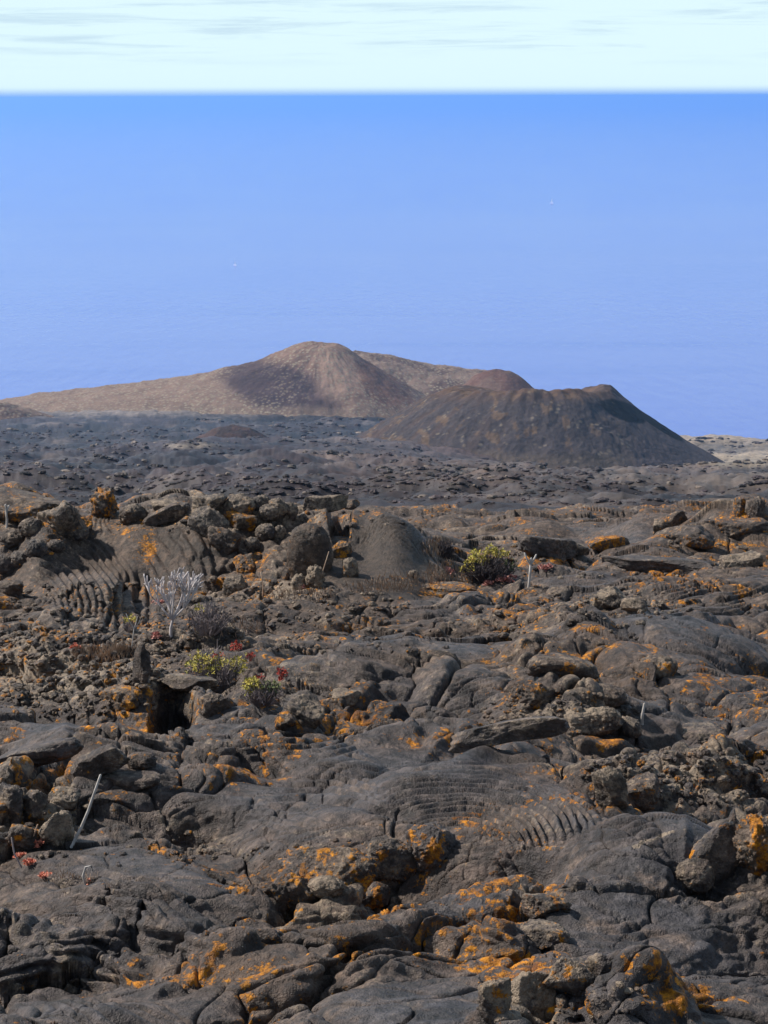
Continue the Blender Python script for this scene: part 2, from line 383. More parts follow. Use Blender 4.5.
# second pass: relief along the surface's own normals, so steep faces are worked too
def hsh3(ix, iy, iz, s):
    h = ix.astype(np.uint32) * np.uint32(374761393) + iy.astype(np.uint32) * np.uint32(668265263) + iz.astype(np.uint32) * np.uint32(2147483647 - 305419896) + np.uint32((s * 2246822519 + 77) & 0xffffffff)
    h = (h ^ (h >> np.uint32(13))) * np.uint32(1274126177)
    h = (h ^ (h >> np.uint32(15))) * np.uint32(2246822519)
    return h ^ (h >> np.uint32(16))
def perlin3(x, y, z, s=0):
    x0 = np.floor(x); y0 = np.floor(y); z0 = np.floor(z); fx = (x - x0).astype(F); fy = (y - y0).astype(F); fz = (z - z0).astype(F)
    ix = x0.astype(np.int32); iy = y0.astype(np.int32); iz = z0.astype(np.int32)
    u = fx * fx * (3 - 2 * fx); v = fy * fy * (3 - 2 * fy); w_ = fz * fz * (3 - 2 * fz)
    def g(dx, dy, dz):
        h = hsh3(ix + dx, iy + dy, iz + dz, s)
        c = F(1 / 127.5)
        return ((h & np.uint32(255)).astype(F) * c - 1) * (fx - dx) + (((h >> np.uint32(8)) & np.uint32(255)).astype(F) * c - 1) * (fy - dy) + (((h >> np.uint32(16)) & np.uint32(255)).astype(F) * c - 1) * (fz - dz)
    def lx_(dy, dz):
        a = g(0, dy, dz); return a + (g(1, dy, dz) - a) * u
    a = lx_(0, 0); a = a + (lx_(1, 0) - a) * v; b_ = lx_(0, 1); b_ = b_ + (lx_(1, 1) - b_) * v
    return (a + (b_ - a) * w_) * F(1.25)
def normals(x, y, z):
    ax = np.gradient(x, axis=0); ay = np.gradient(y, axis=0); az = np.gradient(z, axis=0)
    bx = np.gradient(x, axis=1); by = np.gradient(y, axis=1); bz = np.gradient(z, axis=1)
    nx = by * az - bz * ay; ny = bz * ax - bx * az; nz = bx * ay - by * ax
    l = np.sqrt(nx * nx + ny * ny + nz * nz) + 1e-12
    sg = np.where(nz < 0, -1, 1).astype(F)
    return nx / l * sg, ny / l * sg, nz / l * sg
zs_ = z.copy()
for _ in range(18):
    zs_[1:-1] = (zs_[:-2] + 2 * zs_[1:-1] + zs_[2:]) / 4; zs_[:, 1:-1] = (zs_[:, :-2] + 2 * zs_[:, 1:-1] + zs_[:, 2:]) / 4
NX, NY, NZ = normals(x, y, zs_)
U2, V2 = project(x, y, z)
disp = np.zeros_like(z)
def ropes(cx, cy, ky, wl, amp, mask, seed, warp=1.2, sharp=0.55):
    """folds of ropy crust: rings round (cx, cy), wavelength in pixels"""
    global disp
    r = np.sqrt((U2 - cx) ** 2 + ((V2 - cy) * ky) ** 2)
    p = r / wl + warp * fbm(U2 / 95, V2 / 60, 2, seed) + 0.17 * perlin(U2 / 14, V2 / 10, seed + 3)
    s = (np.sin(math.pi * p) ** 2 + 0.05) ** (sharp * 0.75)
    hh = hsh(np.floor(p).astype(np.int32), np.zeros_like(p, np.int32), seed)            # every fold its own height
    s = s - 0.05 ** (sharp * 0.75)
    disp = disp + amp * (s * (0.6 + 0.6 * hh) - 0.35) * mask * (0.75 + 0.5 * perlin(U2 / 60, V2 / 40, seed + 9))
mA = ell(U2, V2, 80, 572, 70, 46, 25, 0.35) * (1 - ell(U2, V2, 14, 590, 18, 18))
ropes(18, 606, 1.25, 6.6, 0.072, mA, 121, 0.6)
mB = ell(U2, V2, 184, 562, 42, 40, 10, 0.3)
ropes(70, 640, 0.9, 10.0, 0.060, mB, 122, 0.5)
mD = ell(U2, V2, 488, 803, 128, 44, 10, 0.35)
ropes(452, 852, 1.75, 8.2, 0.050, mD, 123, 0.8, 0.6)
mD2 = ell(U2, V2, 330, 800, 140, 34, -10, 0.6) * (1 - mD)
ropes(250, 900, 2.4, 17.0, 0.040, mD2, 124, 1.2)
mE = ell(U2, V2, 100, 885, 150, 28, 18, 0.5)
ropes(40, 1000, 1.7, 16.0, 0.048, mE, 125, 0.9)
mF = ell(U2, V2, 90, 960, 160, 38, -8, 0.5)
ropes(60, 1090, 1.5, 18.0, 0.042, mF, 126, 1.0)
mG = ell(U2, V2, 330, 668, 130, 30, -6, 0.5)
ropes(240, 790, 1.8, 11.0, 0.062, mG, 127, 1.0)
mH = ell(U2, V2, 560, 930, 140, 28, 4, 0.5)
ropes(640, 800, 1.6, 16.0, 0.042, mH, 128, 1.1)
mI = ell(U2, V2, 250, 742, 130, 20, 3, 0.5)
ropes(240, 640, 2.0, 14.0, 0.065, mI, 129, 1.1)
mJ = ell(U2, V2, 700, 600, 110, 24, 0, 0.6)
ropes(600, 520, 2.4, 10.0, 0.060, mJ, 130, 1.2)
mK = ell(U2, V2, 320, 960, 90, 26, 0, 0.6)
ropes(420, 1100, 1.4, 17.0, 0.042, mK, 133, 1.2)
# broken crust lip right of the ropes A, columnar break under it
lip = sm(116, 122, U2 + 0.35 * (V2 - 580) + 4 * perlin(V2 / 9, U2 * 0, 131)) * (1 - sm(148, 156, U2)) * sm(566, 578, V2) * (1 - sm(620, 634, V2))
disp = disp - lip * (0.10 - 0.07 * np.abs(np.sin(U2 / 3.4 + perlin(V2 / 16, U2 / 14, 132))))
# lumps, clinker and pits in three sizes
ropy = np.clip(mA + mB + mD + 0.8 * (mG + mI + mJ) + 0.5 * (mE + mF + mH + mK + mD2), 0, 1)
calm = np.clip(slab_zone * 0.8 + 0.9 * mound + 0.85 * ropy, 0, 0.93)
var = sm(-0.35, 0.45, fbm(x / 0.9, y / 0.9, 3, 160))
n1 = perlin3(x / 0.30, y / 0.24, z / 0.17, 151); n2 = perlin3(x / 0.135, y / 0.12, z / 0.085, 152); n3 = perlin3(x / 0.06, y / 0.055, z / 0.045, 153); n4 = perlin3(x / 0.028, y / 0.028, z / 0.025, 154)
wr3 = 1 - np.abs(perlin3(wx / 0.50, wy / 0.11, z / 0.07, 161)) * 2.2 ; wr4 = 1 - np.abs(perlin3(wx / 0.22, wy / 0.05, z / 0.035, 162)) * 2.2
flow = sm(-0.25, 0.25, fbm(x / 1.1, y / 1.1, 2, 94)) * (1 - 0.7 * slab_zone) * (1 - mound)
bil1 = np.abs(n1) - 0.22; bil2 = np.abs(n2) - 0.22; bil3 = np.abs(n3) - 0.22
sp_ = np.maximum(np.abs(np.gradient(y, axis=0)), np.abs(np.gradient(y, axis=1)))     # spacing of the sheet's points: finer relief only where it can be carried
for _ in range(6): sp_[1:-1] = (sp_[:-2] + 2 * sp_[1:-1] + sp_[2:]) / 4; sp_[:, 1:-1] = (sp_[:, :-2] + 2 * sp_[:, 1:-1] + sp_[:, 2:]) / 4
def lod(wl): return sm(1.6, 4.0, wl / sp_)
bil1 = bil1 * lod(0.12); n4 = n4 * lod(0.028)
lod2 = lod(0.06); lod3 = lod(0.03)
n2 = n2 * lod2; bil2 = bil2 * lod2; bil3 = bil3 * lod3; wr4 = 0.5 + (wr4 - 0.5) * lod(0.03); wr3 = 0.5 + (wr3 - 0.5) * lod(0.06)
disp = disp + fade * flow * (0.020 * (wr3 - 0.5) + 0.010 * (wr4 - 0.5))
rgh = (1 - calm) * (0.35 + 0.65 * np.clip(var + rub_zone, 0, 1))
disp = disp + fade * ((0.075 * bil1 + 0.05 * bil2) * rgh + (0.024 * bil3 + 0.006 * n4) * (0.22 + 0.78 * rgh) * np.clip(14 / y, 0.4, 1.0) ** 0.5)
disp = disp + fade * rub_zone * (0.03 * bil2 + 0.02 * bil3)
# fine cracks across the smooth skins
e3, k1, k2, k3, _, _ = plates(wx / 0.42 + 0.3 * n1, wy / 0.30 + 0.3 * n1, 171)
disp = disp - fade * lod(0.05) * 0.03 * np.exp(-e3 / 0.02) * (k1 > 0.4) * (1 - 0.8 * ropy) * (1 - rub_zone)
x = x + NX * disp; y = y + NY * disp; z = z + NZ * disp
X[:n] = x; Y[:n] = y; Z[:n] = z

# --- far field: rough flow between the brink and the sea ------------------------
xf = X[n:]; yf = Y[n:]
am = sm(75, 180, yf) * 0.8 + 0.2
lf1, cf, hf, rf, _ = lobes(xf / 26 + perlin(xf / 40, yf / 40, 201), yf / 40, 202)
lf2, cf2, hf2, _, _ = lobes(xf / 7 + perlin(xf / 9, yf / 9, 206), yf / 9, 207)
am2 = sm(60, 110, yf) * (1 - 0.4 * sm(400, 900, yf))
rel = 1.7 * am * (lf1 + 0.25) + 1.6 * am * fbm(xf / 14, yf / 22, 4, 203) + 0.9 * am2 * (lf2 + 0.2) + 0.8 * am2 * (ridged(xf / 5, yf / 5, 3, 204, 0.5) - 0.6) * (1 - 0.5 * sm(250, 700, yf))
rel = rel + 5.0 * fbm(xf / 140, yf / 160, 3, 205) * sm(150, 500, yf)
Z[n:] += rel * (1 - 0.5 * sm(1450, 1600, yf))

# ------------------------------------------------------------------ surface masks
def smooth_rows(a, k):
    b = a.copy()
    for _ in range(k):
        b[1:-1] = (b[:-2] + 2 * b[1:-1] + b[2:]) / 4; b[:, 1:-1] = (b[:, :-2] + 2 * b[:, 1:-1] + b[:, 2:]) / 4
    return b
cv = (z - smooth_rows(z, 10)) / (0.0022 * y)           # convex edges, where lichen and dust take hold
Uf, Vf = project(X, Y, Z)
lich = np.zeros((NR, NC), F); pale = lich.copy(); brown = lich.copy(); far = lich.copy()
nl = fbm(x / 0.8, y / 0.8, 4, 301); nl2 = fbm(x / 0.25, y / 0.25, 3, 302)
Lz = 0.09 + 0.20 * np.clip(cv, -1, 1) + 0.45 * nl + 0.30 * nl2 - 0.30 * slab_zone
for (px, py, rx, ry, a) in [(335, 862, 62, 22, .5), (290, 888, 26, 14, .5), (540, 900, 16, 7, .6), (545, 938, 22, 8, .7), (490, 1000, 22, 14, .6), (575, 985, 10, 8, .6), (430, 838, 14, 10, .6),
        (755, 838, 30, 26, .7), (710, 842, 26, 12, .45), (760, 955, 30, 6, .6), (545, 770, 50, 6, .55), (640, 675, 30, 9, .7), (520, 690, 36, 14, .5), (60, 770, 36, 7, .7), (120, 692, 50, 16, .5),
        (20, 690, 30, 18, .35), (240, 705, 40, 8, .45), (290, 722, 20, 10, .6), (700, 628, 70, 6, .6), (590, 628, 60, 5, .55), (600, 545, 36, 5, .6), (670, 524, 26, 9, .6), (740, 545, 40, 6, .55),
        (560, 660, 40, 8, .5), (440, 592, 40, 5, .65), (150, 545, 14, 40, .55), (100, 500, 16, 12, .7), (25, 498, 34, 8, .55), (60, 522, 26, 8, .5), (258, 560, 18, 12, .55), (345, 535, 22, 10, .4),
        (690, 790, 16, 8, .5), (610, 745, 20, 8, .55), (640, 807, 18, 6, .6), (380, 825, 8, 5, .7), (460, 805, 10, 5, .7), (740, 515, 14, 6, .5), (560, 1010, 60, 10, .4), (680, 1000, 60, 20, .25), (600, 600, 50, 8, .45)]:
    Lz = Lz + a * 0.85 * ell(U2, V2, px, py, rx, ry, 0, 0.9)
for (px, py, rx, ry, a) in [(400, 790, 150, 30, .35), (430, 985, 110, 26, .5), (640, 855, 90, 26, .4), (372, 545, 60, 40, .5), (180, 555, 36, 36, .5), (80, 560, 70, 40, .25)]:
    Lz = Lz - a * ell(U2, V2, px, py, rx, ry, 0, 0.9)
Lz = Lz + 0.22 * led * sm(-.25, .25, nl)
lich[:n] = Lz * fade
pz = 0.1 + 0.3 * np.clip(cv, -1, 1.2) + 0.3 * fbm(x / 0.9, y / 0.9, 3, 303) + 0.35 * rub_zone - 0.25 * slab_zone
for (px, py, rx, ry, a) in [(60, 672, 110, 46, .7), (570, 715, 70, 20, .6), (40, 815, 50, 34, .5), (600, 600, 50, 12, .5), (690, 775, 90, 26, .5), (540, 1010, 50, 20, .6), (230, 520, 130, 16, .5), (280, 590, 60, 18, .5), (120, 595, 40, 26, .3), (330, 832, 70, 8, .6)]:
    pz = pz + a * ell(U2, V2, px, py, rx, ry, 0, 0.9)
sg = np.clip(((U2 - 632) * 40 + (V2 - 848) * -16) / (40 * 40 + 16 * 16), 0, 1)          # pale vein on the smooth dome, lower right
dv_ = np.hypot(U2 - 632 - 40 * sg - 2 * perlin(U2 / 7, V2 / 7, 331), V2 - 848 + 16 * sg - 2 * perlin(U2 / 9, V2 / 9, 332))
pz = pz + 1.6 * (1 - sm(0.7, 2.0, dv_))
pz = pz + 0.35 * led * sm(.1, -.3, nl) - 1.0 * mound - 0.4 * mB
pale[:n] = pz * fade
bz = 0.36 + 0.55 * fbm(x / 1.6, y / 1.6, 3, 304) + 0.5 * sm(720, 560, V2) - 0.35 * slab_zone + 0.25 * rub_zone + 0.5 * mound + 0.3 * mA
bz = bz + 0.5 * mound - 0.3 * ell(U2, V2, 590, 600, 200, 60)
brown[:n] = np.clip(bz, 0, 1) + 1.2 * sm(0.3, 0.8, mound) + 0.9 * mB * sm(-.2, .2, perlin(x / .2, y / .2, 333))

# tint of the distance
far[:n] = sm(42, 68, y); far[n:] = 1
tint = np.zeros((NR, NC, 4), F); tint[..., 3] = 1
def C3(*c): return np.array(c, F)
base = np.empty((NR, NC, 3), F); base[:] = C3(0.021, 0.0135, 0.016)
ff = slice(n - 200, NR)
xs_ = X[ff]; ys_ = Y[ff]; us = Uf[ff]; vs = Vf[ff]
def blend(c, m):
    base[ff] = base[ff] * (1 - m[..., None]) + C3(*c) * m[..., None]
blend((0.034, 0.023, 0.025), sm(0.05, 0.35, fbm(xs_ / 60, ys_ / 90, 4, 401)) * 0.8)
blend((0.012, 0.010, 0.014), sm(0.08, 0.35, fbm(xs_ / 34 + 40, ys_ / 60, 4, 402)) * 0.85)
blend((0.105, 0.080, 0.070), sm(0.28, 0.5, fbm(xs_ / 22 - 9, ys_ / 60, 4, 403)) * 0.7)
blend((0.080, 0.050, 0.040), sm(250, 430, us) * sm(560, 470, us) * sm(432, 445, vs) * (1 - sm(470, 490, vs)) * 0.6)
blend((0.090, 0.068, 0.054), sm(330, 480, us) * sm(452, 470, vs) * (1 - sm(486, 500, vs)) * (0.35 + 0.5 * sm(-.2, .3, fbm(xs_ / 30, ys_ / 30, 3, 404))))
blend((0.13, 0.10, 0.082), sm(418, 411, vs + 3 * perlin(us / 20, us * 0, 407)) * sm(-20, 60, us) * (1 - sm(520, 600, us)))
blend((0.19, 0.155, 0.12), ell(us, vs, 192, 445, 34, 4, 0, 0.6) * 0.8)
blend((0.17, 0.14, 0.11), ell(us, vs, 455, 433, 60, 6, -8, 0.6) * 0.7)
blend((0.24, 0.185, 0.135), sm(640, 690, us) * sm(1000, 1150, ys_) * 0.95)
blend((0.20, 0.16, 0.11), ell(us, vs, 740, 462, 60, 10, 0, 0.6) * 0.5)
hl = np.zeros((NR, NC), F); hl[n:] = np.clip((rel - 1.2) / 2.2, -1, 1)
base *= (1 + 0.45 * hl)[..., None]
tint[..., :3] = base

mask = np.stack([lich, pale, brown, far], -1)
verts = np.stack([X, Y, Z], -1).reshape(-1, 3)
ground = link_mesh("ground", verts, grid_faces(NR, NC), LAVA, masks={'mask': mask.reshape(-1, 4), 'tint': tint.reshape(-1, 4)})
tag(ground, kind="structure")

VV = Vf.copy()
def col_of(px, py):
    return (px - 384) * xfac(py)
def ground_at(px, py):
    """first point of the sheet along the sight line through a picture point"""
    t = col_of(px, py)
    j = int(np.clip(np.searchsorted(TS, t), 1, NC - 1))
    a = (t - TS[j - 1]) / (TS[j] - TS[j - 1])
    v = VV[:, j - 1] * (1 - a) + VV[:, j] * a
    k = int(np.argmax(v <= py))
    k = max(k, 1)
    zz = Z[k, j - 1] * (1 - a) + Z[k, j] * a
    yy = float(Y[k, j - 1] * (1 - a) + Y[k, j] * a)
    return Vector((float(X[k, j - 1] * (1 - a) + X[k, j] * a), yy, float(zz)))
# ------------------------------------------------------------------ rocks
def p3(v, f, s):
    return (perlin(v[:, 0] * f + 3.1, v[:, 1] * f + 0.7, s) + perlin(v[:, 1] * f - 1.9, v[:, 2] * f + 5.3, s + 1) + perlin(v[:, 2] * f + 8.2, v[:, 0] * f - 4.4, s + 2)) / 1.7
def cube_sphere(k):
    key = {}; vs = []; fs = []
    def vid(p):
        q = tuple(round(c, 5) for c in p)
        if q not in key: key[q] = len(vs); vs.append(p)
        return key[q]
    g = [math.tan((i / k * 2 - 1) * math.pi / 4) for i in range(k + 1)]
    for ax in range(3):
        for sg in (-1, 1):
            def P(i, j):
                a = [0, 0, 0]; a[ax] = sg; a[(ax + 1) % 3] = g[i] * sg; a[(ax + 2) % 3] = g[j]; return tuple(a)
            for i in range(k):
                for j in range(k):
                    fs.append((vid(P(i, j)), vid(P(i + 1, j)), vid(P(i + 1, j + 1)), vid(P(i, j + 1))))
    v = np.array(vs, F); v /= np.linalg.norm(v, axis=1)[:, None]
    return v, np.array(fs, np.int32)
SPH = {k: cube_sphere(k) for k in (14, 22, 34)}

def rock(name, px, py, w, h, kind, label, cat="rock", lich=0.1, pale=0.3, brown=0.4, depth=0.8, tilt=0.0, roll=0.0, turn=None, sink=0.2, seed=None, group=None, rough=1.0):
    """one rock standing on the sheet at the picture point under its middle; w and h are its size in the picture, in pixels"""
    g = ground_at(px, py)
    while g.y > 36: py += 2; g = ground_at(px, py)
    mpp = g.length / FPX
    W = w * mpp; Hh = h * mpp * 0.9; sink = sink + (0.55 if kind == 'slab' else 0.3)
    sd = seed if seed is not None else int(px * 7 + py * 13) % 9973
    r0 = np.random.RandomState(sd)
    v, f = SPH[34 if w > 46 else (22 if w > 18 else 14)]
    d = v.copy()
    e = {'round': 2.2, 'block': 3.0, 'slab': 3.6}[kind]
    rad = 1 / (np.abs(d[:, 0]) ** e + np.abs(d[:, 1]) ** e + np.abs(d[:, 2]) ** e) ** (1 / e)
    if kind in ('block', 'slab'):
        for _ in range(9 if kind == 'block' else 8):
            nrm = r0.normal(size=3)
            if kind == 'slab': nrm[2] *= 0.25
            nrm /= np.linalg.norm(nrm); dist = r0.uniform(0.62, 0.98)
            dt = d @ nrm
            rad = np.where(dt > 0.05, np.minimum(rad, dist / np.maximum(dt, 0.05)), rad)
    v = d * rad[:, None]
    v = v / np.abs(v).max(0)
    asp = np.array([1.0, depth, max(0.3, Hh * (1 + sink) / W)], F)
    q = v * asp + r0.uniform(-9, 9)
    amp = {'round': 0.12, 'block': 0.11, 'slab': 0.09}[kind] * rough
    def N3(f, s_): return perlin3(q[:, 0] * f, q[:, 1] * f, q[:, 2] * f, s_)
    nn = N3(1.3, sd) * amp * 1.5 + (np.abs(N3(3.0, sd + 7)) - .22) * amp * 1.6 + (np.abs(N3(6.5, sd + 11)) - .22) * amp * 1.1 + N3(14.0, sd + 15) * amp * 0.45
    v = v + d * nn[:, None]
    D = W * depth if kind != 'slab' else W * depth
    v = v * np.array([W / 2, D / 2, Hh * (1 + sink) / 2])
    if kind == 'slab':       # uneven, layered edge
        v[:, 2] += 0.16 * Hh * np.sin(v[:, 0] / W * 5 + sd)
    M = Euler((tilt, roll, turn if turn is not None else r0.uniform(-0.5, 0.5)), 'XYZ').to_matrix()
    v = v @ np.array(M, F).T
    lo = v[:, 2].min()
    loc = Vector((g.x, g.y + D * 0.22, g.z))
    v[:, 2] += -lo - Hh * sink
    wn = p3(v / max(W, 1e-3) * 2.0, 2.0, sd + 21); up = np.clip(d[:, 2] @ np.ones(1) if False else d[:, 2], -1, 1)
    ml = lich - 0.13 + 0.34 * wn + 0.12 * np.clip(np.abs(d).max(1) - 0.75, -1, 1)
    mp_ = pale + 0.12 + 0.25 * p3(v / max(W, 1e-3), 3.0, sd + 31) + 0.15 * up
    mb = np.clip(brown + 0.3 * p3(v / max(W, 1e-3), 1.5, sd + 41), 0, 1)
    m = np.stack([ml, mp_, mb, np.zeros_like(ml)], -1)
    o = link_mesh(name, v, f, LAVA, masks={'mask': m})
    o.location = loc
    return tag(o, label, cat, group)

